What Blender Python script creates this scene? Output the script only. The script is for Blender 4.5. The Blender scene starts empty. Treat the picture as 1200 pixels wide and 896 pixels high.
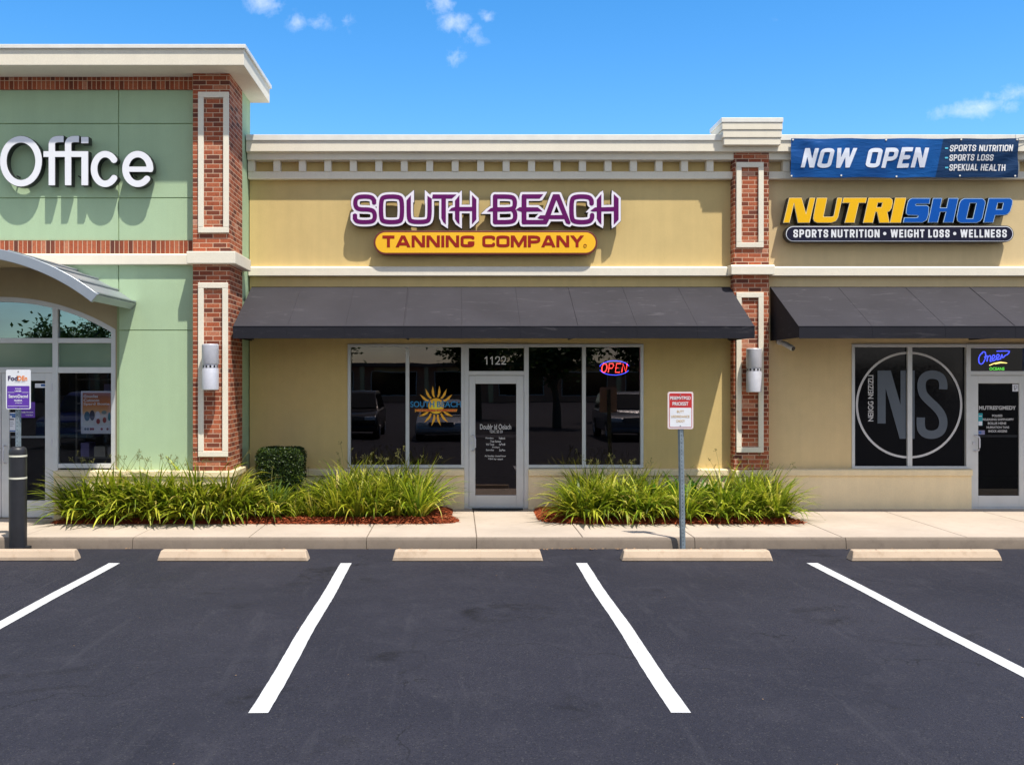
import bpy, bmesh, math, random
import numpy as np
from mathutils import Vector, Matrix

random.seed(7)
C = bpy.context.scene.collection
F, CX, HY, CH = 1143.0, 535.0, 442.0, 2.3      # measured once from the picture: focal, principal point, eye height


def px(x, Y):
    return (x - CX) / F * Y


def pz(y, Y):
    return CH - (y - HY) / F * Y


# ------------------------------------------------------------------ tagging
def tag(o, label=None, cat=None, group=None, kind=None):
    if label: o['label'] = label
    if cat: o['category'] = cat
    if group: o['group'] = group
    if kind: o['kind'] = kind
    return o


def thing(name, label, cat, loc=(0, 0, 0), group=None):
    o = bpy.data.objects.new(name, None)
    o.empty_display_size = 0.2
    o.location = loc
    C.objects.link(o)
    return tag(o, label, cat, group)


def world_origin(p):
    v = Vector((0, 0, 0))
    while p is not None:
        v += Vector(p.location)
        p = p.parent
    return v


def copy_tree(o, parent=None):
    c = o.copy()
    C.objects.link(c)
    c.parent = parent
    for ch in list(o.children):
        copy_tree(ch, c)
    return c


# ------------------------------------------------------------------ mesh builder (world coordinates)
class MB:
    def __init__(s):
        s.v, s.f, s.m = [], [], []

    def add(s, verts, faces, mi=0):
        b = len(s.v)
        s.v += [tuple(p) for p in verts]
        for f in faces:
            s.f.append([b + i for i in f])
            s.m.append(mi)
        return s

    def box(s, x0, x1, y0, y1, z0, z1, mi=0):
        v = [(x0, y0, z0), (x1, y0, z0), (x1, y1, z0), (x0, y1, z0), (x0, y0, z1), (x1, y0, z1), (x1, y1, z1), (x0, y1, z1)]
        return s.add(v, [(0, 3, 2, 1), (4, 5, 6, 7), (0, 1, 5, 4), (1, 2, 6, 5), (2, 3, 7, 6), (3, 0, 4, 7)], mi)

    def prism(s, poly, axis, a, b, mi=0):
        """poly: 2D loop in the two other axes (x: (y,z), y: (x,z), z: (x,y)); extruded from a to b"""
        def P(p, t):
            return {'x': (t, p[0], p[1]), 'y': (p[0], t, p[1]), 'z': (p[0], p[1], t)}[axis]
        n = len(poly)
        v = [P(p, a) for p in poly] + [P(p, b) for p in poly]
        fs = [list(range(n))[::-1], list(range(n, 2 * n))]
        fs += [[i, (i + 1) % n, n + (i + 1) % n, n + i] for i in range(n)]
        return s.add(v, fs, mi)

    def sheet(s, poly, y, mi=0):
        return s.add([(p[0], y, p[1]) for p in poly], [list(range(len(poly)))], mi)

    def tube(s, path, r, n=8, mi=0, closed=False, caps=True):
        path = [Vector(p) for p in path]
        N = len(path)
        rr = r if isinstance(r, (list, tuple)) else [r] * N
        up = Vector((0.13, 0.21, 0.97)).normalized()
        vs, fs = [], []
        for i, p in enumerate(path):
            if closed:
                t = path[(i + 1) % N] - path[i - 1]
            else:
                t = path[min(i + 1, N - 1)] - path[max(i - 1, 0)]
            t.normalize()
            ref = up if abs(t.dot(up)) < 0.95 else Vector((1, 0, 0))
            a = t.cross(ref).normalized()
            b = t.cross(a)
            for k in range(n):
                an = 2 * math.pi * k / n
                vs.append(p + (a * math.cos(an) + b * math.sin(an)) * rr[i])
        m = N if closed else N - 1
        for i in range(m):
            j = (i + 1) % N
            for k in range(n):
                l = (k + 1) % n
                fs.append([i * n + k, i * n + l, j * n + l, j * n + k])
        if caps and not closed:
            fs.append(list(range(n))[::-1])
            fs.append([(N - 1) * n + k for k in range(n)])
        return s.add(vs, fs, mi)

    def lathe(s, prof, cx, cy, n=32, mi=0):
        """prof: list of (r, z) from bottom to top"""
        vs, fs = [], []
        for r, z in prof:
            for k in range(n):
                a = 2 * math.pi * k / n
                vs.append((cx + r * math.cos(a), cy + r * math.sin(a), z))
        for i in range(len(prof) - 1):
            for k in range(n):
                l = (k + 1) % n
                fs.append([i * n + k, i * n + l, (i + 1) * n + l, (i + 1) * n + k])
        fs.append(list(range(n))[::-1])
        fs.append([(len(prof) - 1) * n + k for k in range(n)])
        return s.add(vs, fs, mi)

    def build(s, name, mats, parent=None, origin=None, bevel=0.0, seg=2, smooth=None, fixn=True):
        if not isinstance(mats, (list, tuple)): mats = [mats]
        me = bpy.data.meshes.new(name)
        o = bpy.data.objects.new(name, me)
        if origin is not None and parent is None:
            o.location = origin
        base = world_origin(parent) if parent else Vector(origin or (0, 0, 0))
        me.from_pydata([tuple(Vector(p) - base) for p in s.v], [], s.f)
        for m in mats: me.materials.append(m)
        me.polygons.foreach_set('material_index', s.m)
        if fixn:
            bm = bmesh.new(); bm.from_mesh(me)
            bmesh.ops.recalc_face_normals(bm, faces=bm.faces)
            bm.to_mesh(me); bm.free()
        if smooth is not None:
            me.shade_smooth()
            me.set_sharp_from_angle(angle=math.radians(smooth))
        me.update()
        C.objects.link(o)
        o.parent = parent
        if bevel:
            md = o.modifiers.new('bevel', 'BEVEL')
            md.width = bevel; md.segments = seg; md.limit_method = 'ANGLE'; md.angle_limit = math.radians(40)
            md.harden_normals = False
        return o


# ------------------------------------------------------------------ materials
class NT:
    def __init__(s, name):
        s.mat = bpy.data.materials.new(name)
        s.mat.use_nodes = True
        s.t = s.mat.node_tree
        s.n = s.t.nodes
        s.bsdf = s.n['Principled BSDF']
        s.out = s.n['Material Output']

    def node(s, typ, **kw):
        n = s.n.new(typ)
        for k, v in kw.items():
            if k.startswith('i_'):
                n.inputs[k[2:].replace('_', ' ')].default_value = v
            else:
                setattr(n, k, v)
        return n

    def link(s, a, b):
        s.t.links.new(a, b)

    def coords(s):
        return s.node('ShaderNodeTexCoord').outputs['Object'] if False else s.node('ShaderNodeNewGeometry').outputs['Position']

    def noise(s, vec, scale, detail=4, rough=0.55, dist=0.0):
        n = s.node('ShaderNodeTexNoise')
        n.inputs['Scale'].default_value = scale
        n.inputs['Detail'].default_value = detail
        n.inputs['Roughness'].default_value = rough
        n.inputs['Distortion'].default_value = dist
        s.link(vec, n.inputs['Vector'])
        return n.outputs['Fac']

    def ramp(s, fac, stops, interp='LINEAR'):
        r = s.node('ShaderNodeValToRGB')
        cr = r.color_ramp
        cr.interpolation = interp
        while len(cr.elements) < len(stops): cr.elements.new(0.5)
        for e, (p, c) in zip(cr.elements, stops):
            e.position = p
            e.color = (c[0], c[1], c[2], 1) if isinstance(c, (tuple, list)) else (c, c, c, 1)
        s.link(fac, r.inputs['Fac'])
        return r.outputs['Color']

    def mix(s, fac, a, b, mode='MIX'):
        m = s.node('ShaderNodeMix', data_type='RGBA', blend_type=mode)
        for sock, v in ((m.inputs[0], fac), (m.inputs[6], a), (m.inputs[7], b)):
            if isinstance(v, (int, float)): sock.default_value = v
            elif isinstance(v, (tuple, list)): sock.default_value = (v[0], v[1], v[2], 1)
            else: s.link(v, sock)
        return m.outputs[2]

    def math(s, op, a, b=None):
        m = s.node('ShaderNodeMath', operation=op)
        for i, v in enumerate((a, b)):
            if v is None: continue
            if isinstance(v, (int, float)): m.inputs[i].default_value = v
            else: s.link(v, m.inputs[i])
        return m.outputs[0]

    def bump(s, h, strength=0.3, dist=0.01, normal=None):
        b = s.node('ShaderNodeBump')
        b.inputs['Strength'].default_value = strength
        b.inputs['Distance'].default_value = dist
        s.link(h, b.inputs['Height'])
        if normal is not None: s.link(normal, b.inputs['Normal'])
        s.link(b.outputs['Normal'], s.bsdf.inputs['Normal'])
        return b.outputs['Normal']

    def color(s, c):
        if isinstance(c, (tuple, list)): s.bsdf.inputs['Base Color'].default_value = (c[0], c[1], c[2], 1)
        else: s.link(c, s.bsdf.inputs['Base Color'])

    def set(s, rough=None, metal=None, spec=None):
        if rough is not None:
            if isinstance(rough, (int, float)): s.bsdf.inputs['Roughness'].default_value = rough
            else: s.link(rough, s.bsdf.inputs['Roughness'])
        if metal is not None: s.bsdf.inputs['Metallic'].default_value = metal
        if spec is not None: s.bsdf.inputs['Specular IOR Level'].default_value = spec
        return s


def mul(c, k): return (c[0] * k, c[1] * k, c[2] * k)


def stucco(name, c, var=0.09, grain=0.35):
    m = NT(name); p = m.coords()
    big = m.noise(p, 0.7, 3)
    mid = m.noise(p, 5.0, 5)
    fine = m.noise(p, 75.0, 3, 0.7)
    # faint run-off streaks: noise stretched along z
    mp = m.node('ShaderNodeMapping'); mp.inputs['Scale'].default_value = (7, 7, 0.45); m.link(p, mp.inputs['Vector'])
    st = m.noise(mp.outputs['Vector'], 1.0, 4)
    k = m.mix(0.5, m.ramp(big, [(0.3, 0.0), (0.7, 1.0)]), m.ramp(mid, [(0.3, 0.0), (0.7, 1.0)]))
    k = m.mix(0.3, k, m.ramp(st, [(0.35, 0.0), (0.65, 1.0)]))
    col = m.mix(k, mul(c, 1 - var), mul(c, 1 + var))
    col = m.mix(m.ramp(fine, [(0.35, 0.18), (0.6, 0.0)]), col, mul(c, 0.55))
    m.color(col); m.set(0.85, spec=0.25)
    m.bump(fine, grain, 0.006)
    return m.mat


def plain(name, c, rough=0.5, metal=0.0, var=0.06, scale=6.0, bump=0.0, spec=0.5):
    m = NT(name); p = m.coords()
    n = m.noise(p, scale, 5)
    m.color(m.mix(m.ramp(n, [(0.3, 0.0), (0.7, 1.0)]), mul(c, 1 - var), mul(c, 1 + var)))
    n2 = m.noise(p, scale * 4, 3)
    m.set(m.ramp(n2, [(0.2, max(0.02, rough - 0.08)), (0.8, min(1, rough + 0.08))]), metal, spec)
    if bump: m.bump(m.noise(p, scale * 12, 3), bump, 0.004)
    return m.mat


def emit(name, c, strength):
    m = NT(name)
    m.color((0.02, 0.02, 0.02))
    m.bsdf.inputs['Emission Color'].default_value = (c[0], c[1], c[2], 1)
    m.bsdf.inputs['Emission Strength'].default_value = strength
    return m.mat


def brick(name, vertical=False):
    m = NT(name); p = m.coords()
    sx = m.node('ShaderNodeSeparateXYZ'); m.link(p, sx.inputs[0])
    u = m.math('SUBTRACT', sx.outputs[0], sx.outputs[1])
    cb = m.node('ShaderNodeCombineXYZ')
    if vertical:
        m.link(m.math('ADD', sx.outputs[2], 0.012), cb.inputs[0]); m.link(u, cb.inputs[1])
    else:
        m.link(u, cb.inputs[0]); m.link(sx.outputs[2], cb.inputs[1])
    b = m.node('ShaderNodeTexBrick')
    b.offset = 0.5 if not vertical else 0.0
    b.inputs['Color1'].default_value = (0, 0, 0, 1)
    b.inputs['Color2'].default_value = (1, 1, 1, 1)
    b.inputs['Mortar'].default_value = (0.5, 0.5, 0.5, 1)
    b.inputs['Scale'].default_value = 1.0
    b.inputs['Mortar Size'].default_value = 0.0055
    b.inputs['Mortar Smooth'].default_value = 0.25
    b.inputs['Bias'].default_value = 0.0
    b.inputs['Brick Width'].default_value = 0.205 if not vertical else 0.4
    b.inputs['Row Height'].default_value = 0.0695
    m.link(cb.outputs[0], b.inputs['Vector'])
    col = m.ramp(b.outputs['Color'], [(0.0, (0.13, 0.044, 0.030)), (0.16, (0.20, 0.055, 0.030)), (0.34, (0.29, 0.070, 0.032)),
                                      (0.6, (0.42, 0.105, 0.045)), (0.88, (0.48, 0.14, 0.065)), (0.97, (0.52, 0.20, 0.11)), (1.0, (0.55, 0.28, 0.19))])
    n = m.noise(p, 38, 6, 0.7)
    col = m.mix(m.ramp(n, [(0.35, 0.4), (0.55, 0.0)]), col, (0.10, 0.035, 0.028))
    n2 = m.noise(p, 16, 6, 0.7)
    col = m.mix(m.ramp(n2, [(0.64, 0.0), (0.82, 0.30)]), col, (0.60, 0.40, 0.28))
    col = m.mix(b.outputs['Fac'], col, (0.66, 0.46, 0.32))
    m.color(col); m.set(0.85, spec=0.25)
    h = m.math('SUBTRACT', m.math('MULTIPLY', n, 0.25), b.outputs['Fac'])
    m.bump(h, 0.7, 0.006)
    return m.mat


def concrete(name, c, dirt=0.35, stain=(0.25, 0.20, 0.15)):
    m = NT(name); p = m.coords()
    big = m.noise(p, 0.9, 5, 0.6)
    mid = m.noise(p, 7, 6, 0.65)
    fine = m.noise(p, 120, 3, 0.7)
    col = m.mix(m.ramp(big, [(0.3, 0.0), (0.7, 1.0)]), mul(c, 0.86), mul(c, 1.08))
    col = m.mix(m.ramp(mid, [(0.5, 0.0), (0.8, dirt)]), col, stain)
    col = m.mix(m.ramp(fine, [(0.3, 0.3), (0.5, 0.0)]), col, mul(c, 0.5))
    m.color(col); m.set(0.88, spec=0.25)
    m.bump(fine, 0.25, 0.004)
    return m.mat


def asphalt():
    m = NT('sealed asphalt'); p = m.coords()
    big = m.noise(p, 0.35, 5, 0.6, 0.6)
    mid = m.noise(p, 2.2, 6, 0.7, 0.5)
    vor = m.node('ShaderNodeTexVoronoi'); vor.inputs['Scale'].default_value = 95; m.link(p, vor.inputs['Vector'])
    sp = m.node('ShaderNodeSeparateXYZ'); m.link(vor.outputs['Color'], sp.inputs[0])
    col = m.mix(m.ramp(big, [(0.3, 0.0), (0.7, 1.0)]), (0.0185, 0.0185, 0.0270), (0.0300, 0.0292, 0.0395))
    col = m.mix(m.ramp(mid, [(0.52, 0.0), (0.8, 0.5)]), col, (0.048, 0.046, 0.056))
    col = m.mix(m.ramp(mid, [(0.22, 0.5), (0.38, 0.0)]), col, (0.013, 0.013, 0.017))
    # aggregate grains
    col = m.mix(m.ramp(sp.outputs[0], [(0.0, 0.6), (0.35, 0.0)]), col, (0.011, 0.011, 0.014))
    col = m.mix(m.ramp(sp.outputs[1], [(0.90, 0.0), (1.0, 0.30)]), col, (0.10, 0.095, 0.09))
    # drag marks running along the bays
    mp = m.node('ShaderNodeMapping'); mp.inputs['Scale'].default_value = (2.2, 0.22, 1); mp.inputs['Rotation'].default_value = (0, 0, 0.5)
    m.link(p, mp.inputs['Vector'])
    dr = m.noise(mp.outputs['Vector'], 2.5, 6, 0.7, 0.4)
    col = m.mix(m.ramp(dr, [(0.56, 0.0), (0.78, 0.4)]), col, (0.060, 0.058, 0.066))
    # pale scuffs, short and thin
    mp2 = m.node('ShaderNodeMapping'); mp2.inputs['Scale'].default_value = (0.9, 3.4, 1); mp2.inputs['Rotation'].default_value = (0, 0, -0.35); m.link(p, mp2.inputs['Vector'])
    sf = m.noise(mp2.outputs['Vector'], 1.9, 7, 0.75, 1.5)
    col = m.mix(m.ramp(sf, [(0.63, 0.0), (0.76, 0.35)]), col, (0.088, 0.086, 0.096))
    # oil drips under the bays
    st = m.noise(p, 0.85, 3, 0.5, 0.8)
    fin = m.noise(p, 4.5, 5, 0.7, 0.6)
    col = m.mix(m.math('MULTIPLY', m.ramp(st, [(0.60, 0.0), (0.70, 0.8)]), m.ramp(fin, [(0.42, 0.0), (0.58, 1.0)])), col, (0.009, 0.0085, 0.010))
    # hairline cracks
    vc = m.node('ShaderNodeTexVoronoi', feature='DISTANCE_TO_EDGE'); vc.inputs['Scale'].default_value = 0.33
    wv = m.node('ShaderNodeVectorMath', operation='ADD'); m.link(p, wv.inputs[0])
    nv = m.node('ShaderNodeTexNoise'); nv.inputs['Scale'].default_value = 1.8; nv.inputs['Detail'].default_value = 5; m.link(p, nv.inputs['Vector'])
    m.link(nv.outputs['Color'], wv.inputs[1]); m.link(wv.outputs[0], vc.inputs['Vector'])
    col = m.mix(m.math('MULTIPLY', m.ramp(vc.outputs['Distance'], [(0.0, 0.75), (0.0035, 0.0)]), m.ramp(big, [(0.46, 0.0), (0.56, 1.0)])), col, (0.008, 0.008, 0.009))
    m.color(col)
    m.set(m.ramp(mid, [(0.3, 0.66), (0.7, 0.85)]), spec=0.22)
    m.bump(vor.outputs['Distance'], 0.5, 0.006)
    return m.mat


def road_paint():
    m = NT('white road paint'); p = m.coords()
    n = m.noise(p, 28, 6, 0.75)
    n2 = m.noise(p, 160, 3, 0.7)
    col = m.mix(m.ramp(n, [(0.58, 0.0), (0.74, 0.40)]), (0.58, 0.58, 0.57), (0.33, 0.33, 0.33))
    col = m.mix(m.ramp(m.noise(p, 1.3, 4, 0.6), [(0.45, 0.0), (0.75, 0.28)]), col, (0.40, 0.39, 0.38))
    col = m.mix(m.ramp(n2, [(0.30, 0.5), (0.42, 0.0)]), col, (0.35, 0.35, 0.36))
    m.color(col); m.set(0.7, spec=0.3)
    m.bump(n2, 0.3, 0.004)
    return m.mat


def glass(name, tint=(0.35, 0.37, 0.38), ior=1.75, rough=0.0, reflect=(1, 1, 1)):
    m = NT(name)
    m.n.remove(m.bsdf)
    fr = m.node('ShaderNodeFresnel'); fr.inputs['IOR'].default_value = ior
    tr = m.node('ShaderNodeBsdfTransparent'); tr.inputs['Color'].default_value = (*tint, 1)
    gl = m.node('ShaderNodeBsdfGlossy'); gl.inputs['Roughness'].default_value = rough
    gl.inputs['Color'].default_value = (*reflect, 1)
    bp = m.node('ShaderNodeBump'); bp.inputs['Strength'].default_value = 0.025; bp.inputs['Distance'].default_value = 0.02
    g = m.node('ShaderNodeNewGeometry')
    m.link(m.noise(g.outputs['Position'], 1.3, 2), bp.inputs['Height'])
    m.link(bp.outputs['Normal'], gl.inputs['Normal'])
    mx = m.node('ShaderNodeMixShader')
    m.link(fr.outputs[0], mx.inputs[0]); m.link(tr.outputs[0], mx.inputs[1]); m.link(gl.outputs[0], mx.inputs[2])
    m.link(mx.outputs[0], m.out.inputs['Surface'])
    return m.mat


def leafmat(name, stops, trans=0.35, rough=0.45):
    m = NT(name)
    g = m.node('ShaderNodeNewGeometry')
    col = m.ramp(g.outputs['Random Per Island'], stops)
    oi = m.node('ShaderNodeObjectInfo')
    hv = m.node('ShaderNodeHueSaturation')
    m.link(m.math('ADD', m.math('MULTIPLY', oi.outputs['Random'], 0.3), 0.85), hv.inputs['Value'])
    m.link(m.math('ADD', m.math('MULTIPLY', oi.outputs['Random'], 0.024), 0.488), hv.inputs['Hue'])
    m.link(col, hv.inputs['Color'])
    m.color(hv.outputs[0]); m.set(rough, spec=0.4)
    tl = m.node('ShaderNodeBsdfTranslucent'); m.link(hv.outputs[0], tl.inputs['Color'])
    mx = m.node('ShaderNodeMixShader'); mx.inputs[0].default_value = trans
    m.link(m.bsdf.outputs[0], mx.inputs[1]); m.link(tl.outputs[0], mx.inputs[2])
    m.link(mx.outputs[0], m.out.inputs['Surface'])
    return m.mat


def fabric(name, c):
    m = NT(name); p = m.coords()
    n = m.noise(p, 1.1, 5, 0.6)
    mp = m.node('ShaderNodeMapping'); mp.inputs['Scale'].default_value = (1.2, 5, 9); m.link(p, mp.inputs['Vector'])
    sc = m.noise(mp.outputs['Vector'], 1.6, 6, 0.7, 1.2)
    fine = m.noise(p, 240, 2)
    col = m.mix(m.ramp(n, [(0.3, 0.0), (0.7, 1.0)]), mul(c, 0.85), mul(c, 1.15))
    col = m.mix(m.ramp(sc, [(0.58, 0.0), (0.8, 0.35)]), col, (0.20, 0.185, 0.20))
    m.color(col); m.set(0.8, spec=0.25)
    m.bump(m.mix(0.3, n, fine), 0.25, 0.01)
    return m.mat


M = {}
M['tan'] = stucco('tan stucco', (0.66, 0.49, 0.212))
M['beige'] = stucco('beige stucco', (0.70, 0.535, 0.29))
M['base'] = stucco('pale base stucco', (0.84, 0.69, 0.44))
M['cream'] = stucco('cream trim', (0.83, 0.76, 0.62), 0.05, 0.15)
M['green'] = stucco('sage green stucco', (0.42, 0.56, 0.355), 0.06)
M['brick'] = brick('red brick')
M['soldier'] = brick('soldier brick', True)
M['flash'] = plain('white coping metal', (0.78, 0.76, 0.70), 0.4)
M['alu'] = plain('brushed aluminium frame', (0.60, 0.61, 0.61), 0.42, 0.25, 0.04, 5)
M['canopy'] = plain('silver canopy metal', (0.36, 0.39, 0.43), 0.38, 0.55, 0.05, 4)
M['steel'] = plain('galvanised steel', (0.30, 0.36, 0.40), 0.5, 0.6, 0.2, 14)
M['lampmetal'] = plain('silver lamp metal', (0.58, 0.58, 0.63), 0.45, 0.25, 0.06, 9)
M['darkmetal'] = plain('dark metal', (0.02, 0.02, 0.022), 0.5)
M['blackplastic'] = plain('black bollard sleeve', (0.018, 0.018, 0.022), 0.45, 0, 0.2, 7)
M['rubber'] = plain('black rubber', (0.015, 0.015, 0.016), 0.85)
M['asphalt'] = asphalt()
M['paint'] = road_paint()
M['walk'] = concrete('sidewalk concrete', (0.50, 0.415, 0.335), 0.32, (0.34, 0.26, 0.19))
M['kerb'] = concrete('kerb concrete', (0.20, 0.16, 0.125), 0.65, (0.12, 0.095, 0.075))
M['stop'] = concrete('wheel stop concrete', (0.52, 0.40, 0.29), 0.8, (0.33, 0.23, 0.15))
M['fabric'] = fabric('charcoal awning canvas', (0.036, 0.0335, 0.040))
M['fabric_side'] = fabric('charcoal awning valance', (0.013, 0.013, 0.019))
M['glass'] = glass('tinted shop glass', (0.30, 0.27, 0.27), 1.80, 0.0, (1.0, 0.86, 0.84))
M['dim'] = glass('dark tinted door glass', (0.25, 0.25, 0.26), 1.38)
M['clear'] = glass('clear office glass', (0.86, 0.87, 0.88), 1.6)
M['spandrel'] = plain('grey green spandrel glass', (0.17, 0.25, 0.18), 0.06, 0, 0.04, 1.5)
M['teal'] = glass('tinted fanlight glass', (0.10, 0.16, 0.16), 3.2, 0.0, (0.62, 0.82, 0.86))
M['film'] = plain('black window film', (0.004, 0.004, 0.005), 0.06, 0, 0.1, 6, 0, 0.28)
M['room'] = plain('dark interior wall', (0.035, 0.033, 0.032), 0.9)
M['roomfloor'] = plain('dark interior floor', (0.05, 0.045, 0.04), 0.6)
M['roof'] = plain('grey roof membrane', (0.35, 0.35, 0.34), 0.9)
M['white'] = plain('white letter face', (0.80, 0.80, 0.84), 0.5, 0, 0.02, 1.0, 0, 0.15)
M['black'] = plain('black letter return', (0.012, 0.012, 0.014), 0.4)
M['purple'] = plain('purple letter face', (0.120, 0.006, 0.105), 0.5, 0, 0.02, 1.0, 0, 0.15)
M['lilac'] = plain('white letter rim', (0.82, 0.77, 0.84), 0.5, 0, 0.02, 1.0, 0, 0.15)
M['orange'] = plain('golden sign face', (0.93, 0.51, 0.03), 0.5, 0, 0.02, 1.0, 0, 0.15)
M['maroon'] = plain('maroon sign edge', (0.16, 0.02, 0.015), 0.4)
M['redtext'] = plain('brick red lettering', (0.30, 0.018, 0.012), 0.5, 0, 0.03, 2, 0, 0.15)
M['yellow'] = plain('yellow letter face', (0.86, 0.47, 0.008), 0.5, 0, 0.02, 1.0, 0, 0.15)
M['yellowrim'] = plain('pale yellow rim', (0.85, 0.70, 0.35), 0.35)
M['blue'] = plain('blue letter face', (0.001, 0.082, 0.40), 0.5, 0, 0.02, 1.0, 0, 0.15)
M['bluerim'] = plain('pale blue rim', (0.50, 0.70, 0.85), 0.35)
M['navy'] = plain('dark navy sign face', (0.012, 0.012, 0.032), 0.5, 0, 0.02, 1.0, 0, 0.15)
M['vinyl'] = plain('grey vinyl', (0.085, 0.105, 0.135), 0.4, 0, 0.06)
M['vinylwhite'] = plain('white vinyl', (0.55, 0.55, 0.56), 0.5)
M['paperwhite'] = plain('white number vinyl', (0.78, 0.78, 0.80), 0.6)
M['number'] = plain('grey number vinyl', (0.42, 0.42, 0.43), 0.5)
M['leaf'] = leafmat('arching grass leaf', [(0.0, (0.07, 0.12, 0.010)), (0.35, (0.20, 0.265, 0.014)), (0.72, (0.38, 0.42, 0.025)), (0.90, (0.60, 0.57, 0.07)), (0.955, (0.62, 0.56, 0.14)), (1.0, (0.36, 0.20, 0.07))])
M['iris'] = leafmat('blue green strap leaf', [(0.0, (0.10, 0.20, 0.04)), (1.0, (0.24, 0.36, 0.09))])
M['broad'] = leafmat('deep green broad leaf', [(0.0, (0.04, 0.15, 0.015)), (1.0, (0.14, 0.30, 0.025))])
M['box'] = leafmat('clipped box leaf', [(0.0, (0.008, 0.026, 0.004)), (0.6, (0.02, 0.052, 0.007)), (1.0, (0.10, 0.155, 0.018))], 0.2)
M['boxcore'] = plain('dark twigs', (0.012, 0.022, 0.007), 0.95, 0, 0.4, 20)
M['stem'] = plain('dry seed stem', (0.16, 0.15, 0.04), 0.8, 0, 0.3)
M['bark'] = plain('tree bark', (0.10, 0.075, 0.05), 0.95, 0, 0.4, 9, 0.6)
M['treeleaf'] = leafmat('oak leaf', [(0.0, (0.03, 0.07, 0.012)), (1.0, (0.08, 0.14, 0.025))])


def mulchmat():
    m = NT('red bark mulch'); p = m.coords()
    g = m.node('ShaderNodeNewGeometry')
    col = m.ramp(g.outputs['Random Per Island'], [(0.0, (0.16, 0.030, 0.010)), (0.5, (0.36, 0.070, 0.022)), (0.9, (0.50, 0.13, 0.045)), (1.0, (0.56, 0.25, 0.12))])
    n = m.noise(p, 60, 4)
    col = m.mix(m.ramp(n, [(0.35, 0.5), (0.55, 0.0)]), col, (0.06, 0.015, 0.008))
    m.color(col); m.set(0.9, spec=0.2)
    m.bump(n, 0.6, 0.01)
    return m.mat


M['mulch'] = mulchmat()


# ------------------------------------------------------------------ lettering
def curve_mesh(cu):
    ob = bpy.data.objects.new('tmp', cu)
    C.objects.link(ob)
    dg = bpy.context.evaluated_depsgraph_get()
    me = bpy.data.meshes.new_from_object(ob.evaluated_get(dg))
    bpy.data.objects.remove(ob)
    return me


def finish_letters(me, name, mats, parent, fn, front_sign=1):
    """me: flat lettering in local xy with z depth; fn maps (x,y,z) to world"""
    base = world_origin(parent) if parent else Vector((0, 0, 0))
    bm = bmesh.new(); bm.from_mesh(me)
    bmesh.ops.remove_doubles(bm, verts=bm.verts, dist=1e-6)
    bm.normal_update()
    for f in bm.faces:
        f.material_index = 0 if abs(f.normal.z) > 0.8 or len(mats) == 1 else 1
        f.smooth = False
    for v in bm.verts:
        v.co = Vector(fn(*v.co)) - base
    bmesh.ops.recalc_face_normals(bm, faces=bm.faces) if any(abs(v.co.z) > 1e9 for v in bm.verts) else None
    bm.to_mesh(me); bm.free()
    me.materials.clear()
    for m in mats: me.materials.append(m)
    me.name = name
    o = bpy.data.objects.new(name, me)
    C.objects.link(o)
    o.parent = parent
    return o


def text(body, name, mats, parent, x0, x1, z0, z1, Y, depth=0.0, bold=0.0, shear=0.0, space=1.0, xf=None, fit=True, res=6, line=1.0):
    """x0..x1, z0..z1: world box the text fills; Y: the front face; depth goes back into +Y"""
    if not isinstance(mats, (list, tuple)): mats = [mats]
    cu = bpy.data.curves.new(name, 'FONT')
    cu.body = body; cu.size = 1.0; cu.shear = shear; cu.offset = bold; cu.space_character = space
    cu.extrude = 0.5 if depth > 0 else 0.0
    cu.resolution_u = res; cu.space_line = line; cu.align_x = 'CENTER'
    me = curve_mesh(cu)
    xs = [v.co.x for v in me.vertices]; ys = [v.co.y for v in me.vertices]
    a0, a1, b0, b1 = min(xs), max(xs), min(ys), max(ys)

    def fn(x, y, z):
        X = x0 + (x - a0) / (a1 - a0) * (x1 - x0)
        Z = z0 + (y - b0) / (b1 - b0) * (z1 - z0)
        W = Y + (0.5 - z) * depth if depth > 0 else Y
        p = (X, W, Z)
        return xf(p) if xf else p
    return finish_letters(me, name, mats, parent, fn)


def loops_mesh(loops, name, mats, parent, Y, depth, tomap):
    cu = bpy.data.curves.new(name, 'CURVE')
    cu.dimensions = '2D'; cu.fill_mode = 'BOTH' if depth > 0 else 'FRONT'; cu.extrude = 0.5 if depth > 0 else 0.0
    for lp in loops:
        sp = cu.splines.new('POLY'); sp.points.add(len(lp) - 1)
        for p, q in zip(sp.points, lp): p.co = (q[0], q[1], 0, 1)
        sp.use_cyclic_u = True
    me = curve_mesh(cu)

    def fn(x, y, z):
        X, Z = tomap(x, y)
        return (X, Y + (0.5 - z) * depth if depth > 0 else Y, Z)
    return finish_letters(me, name, mats, parent, fn)


# signed distance fields, so that a rim follows its letter
def sd_poly(poly, GX, GY):
    P = np.array(poly, float); Q = np.roll(P, 1, axis=0)
    d = np.full(GX.shape, 1e18); s = np.ones(GX.shape)
    for a, b in zip(P, Q):
        ex, ey = b - a
        wx, wy = GX - a[0], GY - a[1]
        t = np.clip((wx * ex + wy * ey) / (ex * ex + ey * ey + 1e-12), 0, 1)
        d = np.minimum(d, (wx - ex * t) ** 2 + (wy - ey * t) ** 2)
        c1 = GY >= a[1]; c2 = GY < b[1]; c3 = ex * wy > ey * wx
        flip = (c1 & c2 & c3) | (~c1 & ~c2 & ~c3)
        s = np.where(flip, -s, s)
    return s * np.sqrt(d)


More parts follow.
